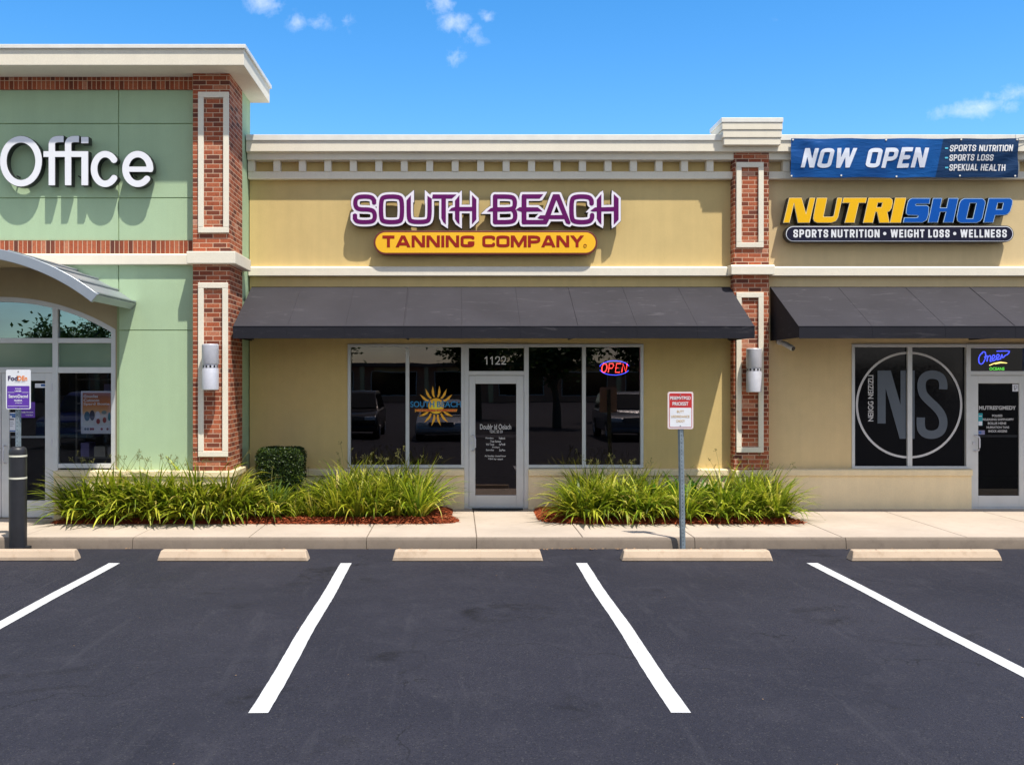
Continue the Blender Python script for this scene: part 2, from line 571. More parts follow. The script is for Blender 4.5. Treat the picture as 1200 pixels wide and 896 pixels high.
def sd_stroke(path, hw, GX, GY, closed=False):
    d = np.full(GX.shape, 1e18)
    n = len(path)
    for i in range(n if closed else n - 1):
        a = np.array(path[i], float); b = np.array(path[(i + 1) % n], float)
        ex, ey = b - a
        wx, wy = GX - a[0], GY - a[1]
        t = np.clip((wx * ex + wy * ey) / (ex * ex + ey * ey + 1e-12), 0, 1)
        d = np.minimum(d, np.hypot(wx - ex * t, wy - ey * t))
    return d - hw


def contour(field, level, x0, y0, st):
    A = field - level
    A = np.where(np.abs(A) < 1e-6, 1e-6, A)
    H, W = A.shape
    nxt = {}

    def pt(i, j, e):
        if e == 0: a, b = (i, j), (i, j + 1)
        elif e == 1: a, b = (i, j + 1), (i + 1, j + 1)
        elif e == 2: a, b = (i + 1, j), (i + 1, j + 1)
        else: a, b = (i, j), (i + 1, j)
        return (a, b)
    table = {1: [(3, 0)], 2: [(0, 1)], 3: [(3, 1)], 4: [(1, 2)], 5: [(3, 2), (1, 0)], 6: [(0, 2)], 7: [(3, 2)], 8: [(2, 3)],
             9: [(2, 0)], 10: [(0, 3), (2, 1)], 11: [(2, 1)], 12: [(1, 3)], 13: [(1, 0)], 14: [(0, 3)]}
    I = A < 0
    code = I[:-1, :-1] * 1 + I[:-1, 1:] * 2 + I[1:, 1:] * 4 + I[1:, :-1] * 8
    for i, j in zip(*np.nonzero((code > 0) & (code < 15))):
        for e0, e1 in table[int(code[i, j])]:
            nxt[pt(i, j, e0)] = pt(i, j, e1)
    loops = []
    while nxt:
        k0 = next(iter(nxt)); k = k0; lp = []
        while k in nxt:
            (a, b) = k
            fa, fb = A[a], A[b]
            t = fa / (fa - fb)
            lp.append((x0 + st * (a[1] + t * (b[1] - a[1])), y0 + st * (a[0] + t * (b[0] - a[0]))))
            k = nxt.pop(k)
        if len(lp) > 6: loops.append(simplify(lp, st * 0.16))
    return loops


def simplify(lp, tol):
    pts = np.array(lp)

    def dp(i, j):
        if j <= i + 1: return []
        a, b = pts[i], pts[j]
        e = b - a; L = np.hypot(*e) + 1e-9
        seg = pts[i + 1:j] - a
        d = np.abs(seg[:, 0] * e[1] - seg[:, 1] * e[0]) / L
        k = int(d.argmax())
        if d[k] < tol: return []
        k += i + 1
        return dp(i, k) + [k] + dp(k, j)
    n = len(pts); h = n // 2
    idx = [0] + dp(0, h) + [h] + dp(h, n - 1) + [n - 1]
    return [tuple(pts[i]) for i in idx]


def chaikin(path, closed=False, n=2):
    for _ in range(n):
        out = []
        m_ = len(path)
        if not closed: out.append(tuple(path[0]))
        for i in range(m_ if closed else m_ - 1):
            a, b = path[i], path[(i + 1) % m_]
            q = (a[0] * .75 + b[0] * .25, a[1] * .75 + b[1] * .25); r_ = (a[0] * .25 + b[0] * .75, a[1] * .25 + b[1] * .75)
            if closed or i > 0: out.append(q)
            if closed or i < m_ - 2: out.append(r_)
        if not closed: out.append(tuple(path[-1]))
        path = out
    return path


# ---- plain grotesque capitals drawn as strokes in a box of height 1
GW_ = {'I': .24, 'M': .72, 'W': .86, 'N': .58, 'T': .52, 'L': .46, 'E': .48, 'F': .46, 'O': .60, 'G': .60, 'C': .58, 'A': .62, 'Y': .60, 'V': .6, '1': .36, '2': .52, ' ': .26}


def glyph(c, w, h):
    L, Rr, T, Bm = h, w - h, 1 - h, h
    ck = lambda p, closed=False: ('s', chaikin(p, closed, 3), closed)
    st = lambda *p: ('s', list(p), False)
    stem = st((L, -.2), (L, 1.2)); rst = st((Rr, -.2), (Rr, 1.2))
    top, bot = st((-.2, T), (w + .2, T)), st((-.2, Bm), (w + .2, Bm))
    D = {'I': [st((w / 2, -.2), (w / 2, 1.2))], 'L': [stem, st((L, Bm), (w + .2, Bm))], 'E': [stem, st((L, T), (w + .2, T)), st((L, Bm), (w + .2, Bm)), st((L, .51), (w - h * 1.3, .51))],
         'F': [stem, st((L, T), (w + .2, T)), st((L, .5), (w - h * 1.3, .5))], 'H': [stem, rst, st((L, .51), (Rr, .51))], 'T': [top, st((w / 2, -.2), (w / 2, T))],
         'N': [stem, rst, st((L * .9, 1.06), (w - L * .9, -.06))], 'M': [stem, rst, st((L * .9, 1.08), (w / 2, .12)), st((w - L * .9, 1.08), (w / 2, .12))],
         'W': [st((L * .75, 1.1), (w * .27, .0)), st((w * .27, .0), (w / 2, 1.0)), st((w / 2, 1.0), (w * .73, .0)), st((w * .73, .0), (w - L * .75, 1.1))],
         'A': [st((h * .55, -.08), (w / 2, 1.04)), st((w - h * .55, -.08), (w / 2, 1.04)), st((w * .25, .28), (w * .75, .28))],
         'V': [st((h * .6, 1.1), (w / 2, -.04)), st((w - h * .6, 1.1), (w / 2, -.04))],
         'Y': [st((h * .4, 1.1), (w / 2, .44)), st((w - h * .4, 1.1), (w / 2, .44)), st((w / 2, .46), (w / 2, -.2))],
         'K': [stem, st((L, .36), (w - h * .3, 1.1)), st((w * .40, .52), (w - h * .2, -.1))], 'X': [st((h * .5, -.08), (w - h * .5, 1.08)), st((h * .5, 1.08), (w - h * .5, -.08))],
         'O': [ck([(L, .68), (L, T), (Rr, T), (Rr, .68), (Rr, .32), (Rr, Bm), (L, Bm), (L, .32)], True)], 'U': [ck([(L, 1.2), (L, .36), (L, Bm), (Rr, Bm), (Rr, .36), (Rr, 1.2)])],
         'C': [ck([(Rr, .60 + h), (Rr, T), (L, T), (L, .66), (L, .34), (L, Bm), (Rr, Bm), (Rr, .40 - h)])], 'G': [ck([(Rr, .65 + h), (Rr, T), (L, T), (L, .66), (L, .34), (L, Bm), (Rr, Bm), (Rr, .5 - h)]), st((w * .62, .5 - h), (w + .1, .5 - h))],
         'S': [ck([(Rr, .69), (Rr, T), (L, T), (L, .55), (Rr, .45), (Rr, Bm), (L, Bm), (L, .31)])],
         'P': [stem, ck([(L, T), (Rr + .02, T), (Rr + .02, .45), (L, .45)])], 'R': [stem, ck([(L, T), (Rr + .01, T), (Rr + .01, .47), (L, .47)]), st((w * .52, .47), (w - h * .7, -.1))],
         'B': [stem, ck([(L, T), (Rr, T), (Rr, .52), (L, .52)]), ck([(L, .52), (Rr + .02, .52), (Rr + .02, Bm), (L, Bm)])], 'D': [stem, ck([(L, T), (Rr + .02, T), (Rr + .02, Bm), (L, Bm)])],
         '1': [st((w * .62, -.2), (w * .62, 1.2)), st((w * .62, .97), (w * .10, .76))], '2': [ck([(L, .70), (L, T), (Rr, T), (Rr, .52), (L, Bm)]), st((L * .8, Bm), (w + .2, Bm))]}
    return D.get(c, [])


def grotesk(body, name, mats, parent, x0, x1, z0, z1, Y, depth=0.0, h=.09, shear=0.0, gap=None):
    """bold capitals with even strokes filling the box x0..x1, z0..z1"""
    if not isinstance(mats, (list, tuple)): mats = [mats]
    H = z1 - z0
    gap = h * 1.15 if gap is None else gap
    tot = (x1 - x0) / H - shear
    nat = sum(GW_.get(c, .56) for c in body); ng = (len(body) - 1) * gap
    ws = [GW_.get(c, .56) for c in body]
    kfix = [c == 'I' for c in body]
    k = (tot - ng - sum(2 * h for f in kfix if f)) / max(.01, sum(w_ for w_, f in zip(ws, kfix) if not f))
    ws = [2 * h if f else w_ * k for w_, f in zip(ws, kfix)]
    loops = []; cur = 0.0; st = .0165
    for c, w_ in zip(body, ws):
        gl_ = glyph(c, w_, h)
        if gl_:
            gx, gy = np.meshgrid(np.arange(-.05, w_ + .05, st), np.arange(-.05, 1.05, st))
            f = np.minimum.reduce([sd_stroke(p, h, gx, gy, cl_) for _, p, cl_ in gl_])
            box = np.maximum(np.maximum(-gx, gx - w_), np.maximum(-gy, gy - 1))
            if c in 'WVMNAYKXR': box = np.maximum(np.maximum(-gx - .02, gx - w_ - .02), np.maximum(-gy, gy - 1))
            for lp in contour(np.maximum(f, box), 0.0, -.05, -.05, st): loops.append([(x + cur, y) for x, y in lp])
        cur += w_ + gap
    return loops_mesh(loops, name, mats, parent, Y, depth, lambda x, y: (x0 + (x + shear * y) * H, z0 + y * H))


# ================================================================== WORLD, SUN, CAMERA
SUN = Vector((0.70, -1.0, 2.75)).normalized()
scene = bpy.context.scene
w = bpy.data.worlds.new('World'); scene.world = w; w.use_nodes = True
t = w.node_tree; nd = t.nodes
bg = nd['Background']; bg.inputs['Strength'].default_value = 0.145
sky = nd.new('ShaderNodeTexSky'); sky.sky_type = 'NISHITA'; sky.sun_disc = False
sky.sun_elevation = math.asin(SUN.z); sky.sun_rotation = math.atan2(SUN.x, SUN.y)
sky.air_density = 1.0; sky.dust_density = 0.15; sky.ozone_density = 3.0
hs = nd.new('ShaderNodeHueSaturation'); hs.inputs['Saturation'].default_value = 1.36; hs.inputs['Value'].default_value = 1.12
hs.inputs['Hue'].default_value = 0.500
t.links.new(sky.outputs[0], hs.inputs['Color'])
tc = nd.new('ShaderNodeTexCoord')
nz = nd.new('ShaderNodeTexNoise'); nz.inputs['Scale'].default_value = 62; nz.inputs['Detail'].default_value = 9; nz.inputs['Roughness'].default_value = 0.66
nz.inputs['Distortion'].default_value = 0.25
t.links.new(tc.outputs['Generated'], nz.inputs['Vector'])


def wmath(op, a, b=None, clamp=False):
    m = nd.new('ShaderNodeMath'); m.operation = op; m.use_clamp = clamp
    for i, v in enumerate((a, b)):
        if v is None: continue
        if isinstance(v, (int, float)): m.inputs[i].default_value = v
        else: t.links.new(v, m.inputs[i])
    return m.outputs[0]


acc = None
for (cx_, cy_, rx, ry, amt) in [(309, 3, 28, 18, 1.0), (346, 26, 24, 17, .66), (374, 26, 28, 16, .62), (408, 23, 18, 16, .58), (518, 4, 26, 18, .8),
                                (536, 28, 32, 18, .95), (556, 38, 30, 24, .66), (570, 20, 16, 12, .72), (532, 68, 24, 20, .68), (1140, 128, 58, 15, .95),
                                (1180, 112, 44, 14, .7), (1105, 131, 30, 8, .6), (930, 20, 50, 8, .25), (40, 30, 70, 9, .2)]:
    d = Vector(((cx_ - CX) / F, 1, (HY - cy_) / F)).normalized()
    vm = nd.new('ShaderNodeVectorMath'); vm.operation = 'SUBTRACT'; t.links.new(tc.outputs['Generated'], vm.inputs[0]); vm.inputs[1].default_value = d
    sc_ = nd.new('ShaderNodeVectorMath'); sc_.operation = 'MULTIPLY'; t.links.new(vm.outputs[0], sc_.inputs[0])
    sc_.inputs[1].default_value = (F / rx, F / rx * 0.4, F / ry)
    ln = nd.new('ShaderNodeVectorMath'); ln.operation = 'LENGTH'; t.links.new(sc_.outputs[0], ln.inputs[0])
    s_ = wmath('MULTIPLY', wmath('SUBTRACT', 1.15, ln.outputs['Value'], True), amt)
    acc = s_ if acc is None else wmath('MAXIMUM', acc, s_)
cl = wmath('SUBTRACT', wmath('ADD', acc, wmath('MULTIPLY', nz.outputs['Fac'], 1.6)), 1.2, True)
cl = wmath('MULTIPLY', cl, wmath('MULTIPLY', acc, 1.6, True), True)
cl = wmath('MULTIPLY', wmath('MULTIPLY', cl, 1.0, True), 0.55)
mx = nd.new('ShaderNodeMix'); mx.data_type = 'RGBA'
t.links.new(cl, mx.inputs[0]); t.links.new(hs.outputs[0], mx.inputs[6]); mx.inputs[7].default_value = (6.3, 6.5, 7.0, 1)
sp_ = nd.new('ShaderNodeSeparateXYZ'); t.links.new(tc.outputs['Generated'], sp_.inputs[0])
nb = nd.new('ShaderNodeTexNoise'); nb.inputs['Scale'].default_value = 2.6; nb.inputs['Detail'].default_value = 7; nb.inputs['Roughness'].default_value = 0.55
mpp = nd.new('ShaderNodeMapping'); mpp.inputs['Scale'].default_value = (1, 1, 2.2); t.links.new(tc.outputs['Generated'], mpp.inputs['Vector']); t.links.new(mpp.outputs[0], nb.inputs['Vector'])
back_ = wmath('MULTIPLY', wmath('SUBTRACT', 0.10, sp_.outputs[1]), 3.0, True)
cov = wmath('MULTIPLY', wmath('MULTIPLY', wmath('SUBTRACT', nb.outputs['Fac'], 0.36), 5.0, True), back_)  # unseen cloud cover added behind the camera to make the fill light neutral
mb_ = nd.new('ShaderNodeMix'); mb_.data_type = 'RGBA'
t.links.new(cov, mb_.inputs[0]); t.links.new(mx.outputs[2], mb_.inputs[6]); mb_.inputs[7].default_value = (4.1, 3.95, 3.85, 1)
t.links.new(mb_.outputs[2], bg.inputs['Color'])

ld = bpy.data.lights.new('sun', 'SUN'); ld.energy = 4.35; ld.angle = math.radians(0.8); ld.color = (1.0, 0.945, 0.85)
lo = bpy.data.objects.new('sun', ld); lo.location = (6, -6, 20); lo.rotation_euler = (-SUN).to_track_quat('-Z', 'Y').to_euler(); C.objects.link(lo)

cd = bpy.data.cameras.new('camera'); cam = bpy.data.objects.new('camera', cd); C.objects.link(cam)
cam.location = (0, 0, CH); cam.rotation_euler = (math.pi / 2, 0, 0)
cd.sensor_width = 36; cd.sensor_fit = 'HORIZONTAL'; cd.lens = 36 * F / 1200
cd.shift_x = (600 - CX) / 1200; cd.shift_y = -(448 - HY) / 1200
cd.clip_start = 0.05; cd.clip_end = 3000
scene.camera = cam
scene.view_settings.view_transform = 'Standard'; scene.view_settings.look = 'None'
scene.view_settings.gamma = 1; scene.view_settings.use_curve_mapping = False
scene.view_settings.exposure = 0.50
scene.render.engine = 'CYCLES'
scene.cycles.use_denoising = True
scene.cycles.max_bounces = 8; scene.cycles.transparent_max_bounces = 12
scene.cycles.sample_clamp_indirect = 6

# ================================================================== GROUND
mb = MB()
mb.add([(-300, -300, 0), (300, -300, 0), (300, 300, 0), (-300, 300, 0)], [(0, 1, 2, 3)])
tag(mb.build('parking_lot', M['asphalt'], fixn=False), kind='structure')

for cxl in (-4.24, -1.36, 1.54, 4.41, 7.3, -7.1):
    mb = MB(); n = 60; y0, y1 = 6.68, 12.08; hw = 0.068
    vs = []
    rng = random.Random(int(cxl * 100))
    for i in range(n + 1):
        y = y0 + (y1 - y0) * i / n
        wob = 0.006 * math.sin(y * 2.1 + cxl)
        e = 0.0 if i not in (0, n) else 0.01
        vs += [(cxl + wob - hw + rng.uniform(-.0018, .0018), y + rng.uniform(-e, e), 0.004), (cxl + wob + hw + rng.uniform(-.0018, .0018), y + rng.uniform(-e, e), 0.004)]
    mb.add(vs, [(2 * i, 2 * i + 1, 2 * i + 3, 2 * i + 2) for i in range(n)])
    tag(mb.build('parking_line', M['paint'], fixn=False), kind='structure')

XJ = [-16.5, -13.5, -10.45, -8.92, -7.4, -5.88, -4.35, -2.8, -1.21, .27, 1.70, 3.2, 5.2, 6.88, 8.45, 10.0, 11.5, 14.5]
mb = MB()
for a, b in zip(XJ[:-1], XJ[1:]):
    mb.box(a + .006, b - .006, 13.155, 17.0, -0.05, 0.150)
tag(mb.build('sidewalk', M['walk'], bevel=.008), kind='structure')
mb = MB(); mb.box(-16.4, 14.4, 13.2, 16.9, -.06, .138)
tag(mb.build('sidewalk_bed', M['kerb']), kind='structure')
mb = MB()
for a, b in zip([-16.5, -10.4, -7.4, -4.35, -1.21, 0.27, 3.2, 5.23, 8.45, 11.5], [-10.4, -7.4, -4.35, -1.21, 0.27, 3.2, 5.23, 8.45, 11.5, 14.5]):
    prof = [(13.12, -.05), (13.085, 0.0), (13.10, .105), (13.112, .132), (13.135, .146), (13.150, .149), (13.150, -.05)]
    mb.prism(prof, 'x', a + .004, b - .004)
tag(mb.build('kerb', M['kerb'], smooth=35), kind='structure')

# ================================================================== TAN RETAIL BUILDING
W = 16.0
B = thing('retail_building', 'tan stucco shop row with cream cornice and a red brick pillar between two shops', 'building', (1.5, W, 0))
XL, XR = -3.395, 12.5
wx0, wx1 = px(407.5, W), px(754, W)                # central shopfront opening
ztop = pz(403, W)
PX0, PX1 = px(860, 15.8), px(901, 15.8)
rx0 = px(998, W); rx1 = px(1225, W)
mid = 4.78
mb = MB()
mb.box(XL, wx0, W, W + .3, 0, 6.0); mb.box(wx1, mid, W, W + .3, 0, 6.0); mb.box(wx0, wx1, W, W + .3, ztop, 6.0)
mb.build('wall', M['tan'], B)
mb = MB()
mb.box(mid, rx0, W, W + .3, 0, 6.0); mb.box(rx1, XR, W, W + .3, 0, 6.0); mb.box(rx0, rx1, W, W + .3, ztop, 6.0)
mb.build('wall', M['beige'], B)
mb = MB(); mb.box(XL, XR, 26, 26.3, 0, 6.0); mb.box(XL, XL + .2, W + .3, 26, 0, 6.0); mb.box(XR - .2, XR, W + .3, 26, 0, 6.0)
mb.build('rear_wall', M['beige'], B)
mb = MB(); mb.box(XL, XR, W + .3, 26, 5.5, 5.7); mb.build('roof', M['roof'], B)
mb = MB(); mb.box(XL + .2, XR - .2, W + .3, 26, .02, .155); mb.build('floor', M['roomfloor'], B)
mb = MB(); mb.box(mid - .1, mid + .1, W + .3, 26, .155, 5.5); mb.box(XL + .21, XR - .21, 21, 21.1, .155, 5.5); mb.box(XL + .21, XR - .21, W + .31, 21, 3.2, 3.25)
mb.build('partition', M['room'], B)
# base wall with a sloped cap
d0 = px(544, W); d1 = px(619, W)                   # door frame
r0 = px(1136, W)
zl0, zl1 = pz(557, 15.92), pz(549.5, 15.92)
mb = MB()
for a, b in ((XL, d0), (d1, PX0), (PX1, r0), (rx1 - .25, XR)):
    mb.box(a, b, 15.93, W + .28, 0.0, zl0)
mb.box(PX0, PX1, 15.72, W - .002, 0, zl0)
mb.build('base_wall', M['base'], B)
mb = MB()
for a, b in ((XL, d0), (d1, PX0), (PX1, r0), (rx1 - .25, XR)):
    y0 = W + .28 if False else W + .0
    mb.prism([(15.89, zl0), (15.89, zl1 - .015), (15.905, zl1), (W - .003, zl1 + .006), (W - .003, zl0)], 'x', a, b)
mb.prism([(15.69, zl0), (15.69, zl1 - .015), (15.705, zl1), (15.995, zl1 + .006), (15.995, zl0)], 'x', PX0 - .03, PX1 + .03)
mb.build('ledge', M['base'], B, bevel=.004)
# cornice: coping, fascia, lower fascia
ca, cb = XL, XR
z_ = lambda y, Y: pz(y, Y)
mb = MB()
prof = [(15.73, z_(162, 15.69)), (15.73, z_(177.5, 15.73)), (15.812, z_(178.5, 15.76)), (15.812, z_(187, 15.80)), (16.3, z_(187, 15.80)), (16.3, z_(162, 15.69))]
mb.prism(prof, 'x', ca, cb)
mb.build('cornice', M['cream'], B, bevel=.006)
mb = MB(); mb.box(ca, 5.05, 15.71, 16.35, z_(162, 15.69) - .03, z_(157, 15.675)); mb.box(5.054, 9.0, 15.71, 16.35, z_(162, 15.69) - .03, z_(157, 15.675)); mb.box(9.004, cb, 15.71, 16.35, z_(162, 15.69) - .03, z_(157, 15.675))
mb.build('coping', M['flash'], B, bevel=.006)
mb = MB(); zb1, zb0 = z_(201, 15.87), z_(209.5, 15.87)
mb.prism([(15.88, zb0), (15.87, zb1), (W - .002, zb1), (W - .002, zb0)], 'x', ca, cb)
mb.build('frieze_band', M['cream'], B, bevel=.006)
mb = MB(); zd = z_(187, 15.8) + .01
k = 0
while True:
    xc = px(295 + 29.8 * k, 15.9)
    if xc > XR - .2: break
    if not (PX0 - .04 < xc < PX1 + .04):
        mb = MB(); mb.box(xc - .056, xc + .056, 15.858, W - .002, zb1, zd); mb.build('dentil', M['cream'], B, bevel=.004)
    k += 1
mb = MB(); zc1, zc0 = pz(312, 15.9), pz(323, 15.9)
prof = [(15.90, zc0), (15.90, zc1 - .02), (15.93, zc1), (W - .002, zc1 + .01), (W - .002, zc0)]
mb.prism(prof, 'x', XL, PX0 - .07); mb.prism(prof, 'x', PX1 + .07, XR)
mb.build('belt_course', M['cream'], B, bevel=.006)


def frame_mb(x0, x1, z0, z1, t, y0, y1):
    m = MB()
    m.box(x0, x1, y0, y1, z1 - t, z1); m.box(x0, x1, y0, y1, z0, z0 + t)
    m.box(x0, x0 + t, y0, y1, z0 + t, z1 - t); m.box(x1 - t, x1, y0, y1, z0 + t, z1 - t)
    return m


mb = MB(); mb.box(PX0, PX1, 15.8, W - .002, zl1 + .004, z_(169, 15.8) + .25)
PL = mb.build('brick_pillar', M['brick'], B)
frame_mb(px(863, 15.77), px(895, 15.77), pz(290, 15.77), pz(190, 15.77), .084, 15.765, 15.80).build('trim_frame', M['cream'], PL, bevel=.006)
frame_mb(px(863, 15.77), px(895, 15.77), pz(530, 15.77), pz(342.6, 15.77), .084, 15.765, 15.80).build('trim_frame', M['cream'], PL, bevel=.006)
mb = MB(); mb.prism([(15.70, zc0), (15.70, zc1 - .02), (15.73, zc1 + .005), (15.99, zc1 + .012), (15.99, zc0)], 'x', PX0 - .068, PX1 + .068)
mb.build('pillar_band', M['cream'], PL, bevel=.006)
mb = MB()
X0c, X1c = 4.235, 5.225
mb.box(X0c + .05, X1c - .03, 15.625, 16.28, z_(169.5, 15.6), z_(161, 15.6))
mb.box(X0c + .03, X1c - .015, 15.612, 16.285, z_(161, 15.6), z_(152, 15.6))
mb.box(X0c + .012, X1c - .008, 15.600, 16.29, z_(152, 15.6), z_(143.5, 15.6))
mb.build('pillar_cap', M['cream'], PL, bevel=.008)
mb = MB(); mb.box(X0c, X1c, 15.590, 16.32, z_(143.5, 15.6), z_(138, 15.6)); mb.build('pillar_coping', M['flash'], PL, bevel=.006)


# ---- shop windows
def pane(parent, x0, x1, z0, z1, Y, mat=None, name='pane'):
    m = MB(); m.sheet([(x0, z0), (x1, z0), (x1, z1), (x0, z1)], Y)
    return m.build(name, mat or M['glass'], parent, fixn=False)


def window(parent, xa, xb, za, zb, mulls, Yf=15.985, fw=.05, depth=.09, mat=None, mw=.06):
    m = MB()
    m.box(xa, xb, Yf, Yf + depth, zb - fw, zb); m.box(xa, xb, Yf - .006, Yf + depth, za, za + fw)
    m.box(xa, xa + fw, Yf, Yf + depth, za + fw, zb - fw); m.box(xb - fw, xb, Yf, Yf + depth, za + fw, zb - fw)
    for q in mulls: m.box(q - mw / 2, q + mw / 2, Yf + .003, Yf + depth, za + fw, zb - fw)
    fr = m.build('shop_window', M['alu'], parent, bevel=.004)
    edges = [xa + fw] + [e for q in mulls for e in (q - mw / 2, q + mw / 2)] + [xb - fw]
    ps = []
    for i in range(0, len(edges), 2):
        ps.append(pane(fr, edges[i], edges[i + 1], za + fw, zb - fw, Yf + depth * .55, mat))
    # head and sill returns behind the frame
    return fr, ps


zs = pz(548, W)
fwl, pl = window(B, wx0, px(544, W), zs, ztop, [px(477.5, W)])
fwr, pr = window(B, px(619, W) - .058, wx1, zs, ztop, [px(684.3, W)])
fwn, pn = window(B, rx0, r0, zs - .02, ztop, [px(1066, W)], mat=M['film'], mw=.078)


def door(parent, xa, xb, zb, zt, ztr, Y, glassbox, handle_side=-1, handle_z=1.05, doorname='door', mat=None):
    """xa..xb frame, zb floor, zt top of the leaf, ztr top of the transom"""
    fw = .075
    m = MB()
    m.box(xa, xa + fw, Y - .01, Y + .1, zb, ztr); m.box(xb - fw, xb, Y - .01, Y + .1, zb, ztr)
    m.box(xa + fw, xb - fw, Y - .008, Y + .1, ztr - .065, ztr); m.box(xa + fw, xb - fw, Y - .008, Y + .1, zt + .008, zt + .075)
    m.box(xa + fw, xb - fw, Y - .02, Y + .1, zb - .01, zb + .012)
    fr = m.build('door_frame', M['alu'], parent, bevel=.004)
    tp = pane(fr, xa + fw, xb - fw, zt + .075, ztr - .065, Y + .045, mat, name='transom_pane')
    la, lb = xa + fw + .004, xb - fw - .004
    ga, gb, g0, g1 = glassbox
    m = MB()
    y0, y1 = Y + .004, Y + .052
    m.box(la, ga, y0, y1, zb + .016, zt); m.box(gb, lb, y0, y1, zb + .016, zt)
    m.box(ga, gb, y0, y1, zb + .016, g0); m.box(ga, gb, y0, y1, g1, zt)
    dr = m.build(doorname, M['alu'], parent, bevel=.004)
    gp = pane(dr, ga, gb, g0, g1, Y + .028, mat)
    m = MB(); zbz = pz(511, Y); m.box(ga, gb, Y + .054, Y + .085, zbz - .018, zbz + .018); m.build('push_bar', M['alu'], dr)
    hx = (la + ga) / 2 if handle_side < 0 else (gb + lb) / 2
    s = 1 if handle_side < 0 else -1
    z0, z1 = pz(528, Y), pz(510, Y)
    m = MB()
    m.tube([(hx, y0, z0), (hx + .01 * s, y0 - .05, z0), (hx + .04 * s, y0 - .065, z0 + .02), (hx + .05 * s, y0 - .065, z0 + .06), (hx + .05 * s, y0 - .065, z1 - .06),
            (hx + .04 * s, y0 - .065, z1 - .02), (hx + .01 * s, y0 - .05, z1), (hx, y0, z1)], .013, 10)
    m.tube([(hx - .015 * s, y0, (z0 + z1) / 2), (hx - .015 * s, y0 - .014, (z0 + z1) / 2)], .022, 14)
    m.build('handle', M['lampmetal'], dr, smooth=50)
    xh = lb if handle_side < 0 else la
    for zz in (zb + .22, (zb + zt) / 2, zt - .2):
        m = MB(); m.tube([(xh, y0 - .008, zz - .06), (xh, y0 - .008, zz + .06)], .011, 10); m.build('hinge', M['lampmetal'], dr, smooth=50)
    return fr, dr, gp, tp


dfr, ddr, dgp, dtp = door(B, px(544, W), px(619.5, W), .155, pz(440, W), ztop, 15.985, (px(557, W), px(605, W), pz(580, W), pz(449.5, W)))
nfr, ndr, ngp, ntp = door(B, px(1131.5, W), px(1207, W), .155, pz(440, W), ztop, 15.985, (px(1146, W), px(1194, W), pz(580.5, W), pz(449, W)), mat=M['dim'])
mb = MB(); mb.box(px(1206.8, W), rx1, 15.985, 16.08, .155, ztop); mb.build('jamb', M['alu'], B, bevel=.004)
# vinyl lettering belongs to its pane
YV = 15.985 + .02
for ch_, xa_, xb_ in (('1', 568, 572), ('1', 574.4, 578.4), ('2', 580.4, 586), ('2', 587.4, 593)):
    grotesk(ch_, 'digit', M['paperwhite'], dfr, px(xa_, W), px(xb_, W), pz(427, W), pz(417.5, W), YV, h=.06)
for body, xa, xb, ya, yb, b_ in (('Doublr id Oeiach', 562.5, 599, 503, 496.8, .012), ('TDIC SE OI', 573.5, 589, 507.2, 503.8, .012),
                                 ('Mondary', 569, 578.5, 514.6, 512, .02), ('7a8m6', 584.5, 592, 514.6, 512, .02), ('Tues Sameo', 574.5, 587, 518.2, 515.7, .02),
                                 ('Wd Truce', 569.5, 579, 521.8, 519.2, .02), ('1a9m8', 585, 592, 521.8, 519.2, .02), ('Fridays', 577, 585.5, 525.2, 522.8, .02),
                                 ('Satnday', 569.5, 579, 528.6, 526, .02), ('5a9m', 585, 592, 528.6, 526, .02), ('Ai Sunday closed hour', 568, 593, 535.6, 533, .02),
                                 ('954 by appt', 572, 589.5, 539, 536.6, .02)):
    text(body, 'door_lettering', M['vinylwhite'], ddr, px(xa, W), px(xb, W), pz(ya, W), pz(yb, W), 15.985 + .024, bold=b_)

# sun emblem on the second pane
DEC = fwl
sx, sz = px(511, W), pz(475.5, W)
u_ = W / F
mb = MB()
random.seed(3)
for k in range(16):
    a = 2 * math.pi * (k + .5) / 16
    if abs(math.sin(a)) < 0.25: continue
    ca_, sa_ = math.cos(a), math.sin(a)
    r0_, r1_ = 10.5 * u_, (22.5 + 1.5 * abs(sa_)) * u_
    def pp(r, o): return (sx + r * ca_ - o * sa_, sz + r * sa_ + o * ca_)
    s = 1 if ca_ > 0 else -1
    poly = [pp(r0_, -.9 * u_ * s), pp(r0_ + 3.5 * u_, -1.9 * u_ * s), pp(r0_ + 7 * u_, -1.9 * u_ * s), pp(r1_, .8 * u_ * s), pp(r0_ + 7 * u_, 1.0 * u_ * s), pp(r0_ + 3.5 * u_, .5 * u_ * s), pp(r0_, .9 * u_ * s)]
    mb.sheet(poly, 16.012)
mb.sheet([(sx + 9.2 * u_ * math.cos(a), sz + 9.2 * u_ * math.sin(a)) for a in [2 * math.pi * i / 40 for i in range(40)]], 16.012)
msun = NT('sun emblem vinyl'); p_ = msun.coords()
vd = msun.node('ShaderNodeVectorMath', operation='DISTANCE'); msun.link(p_, vd.inputs[0]); vd.inputs[1].default_value = (sx, 16.012, sz - .02)
msun.color(msun.ramp(vd.outputs['Value'], [(0.0, (0.95, 0.85, 0.05)), (0.07, (0.95, 0.70, 0.02)), (0.13, (0.95, 0.46, 0.01)), (0.33, (0.85, 0.40, 0.02))])); msun.set(.5)
mb.build('sun_emblem', msun.mat, DEC)
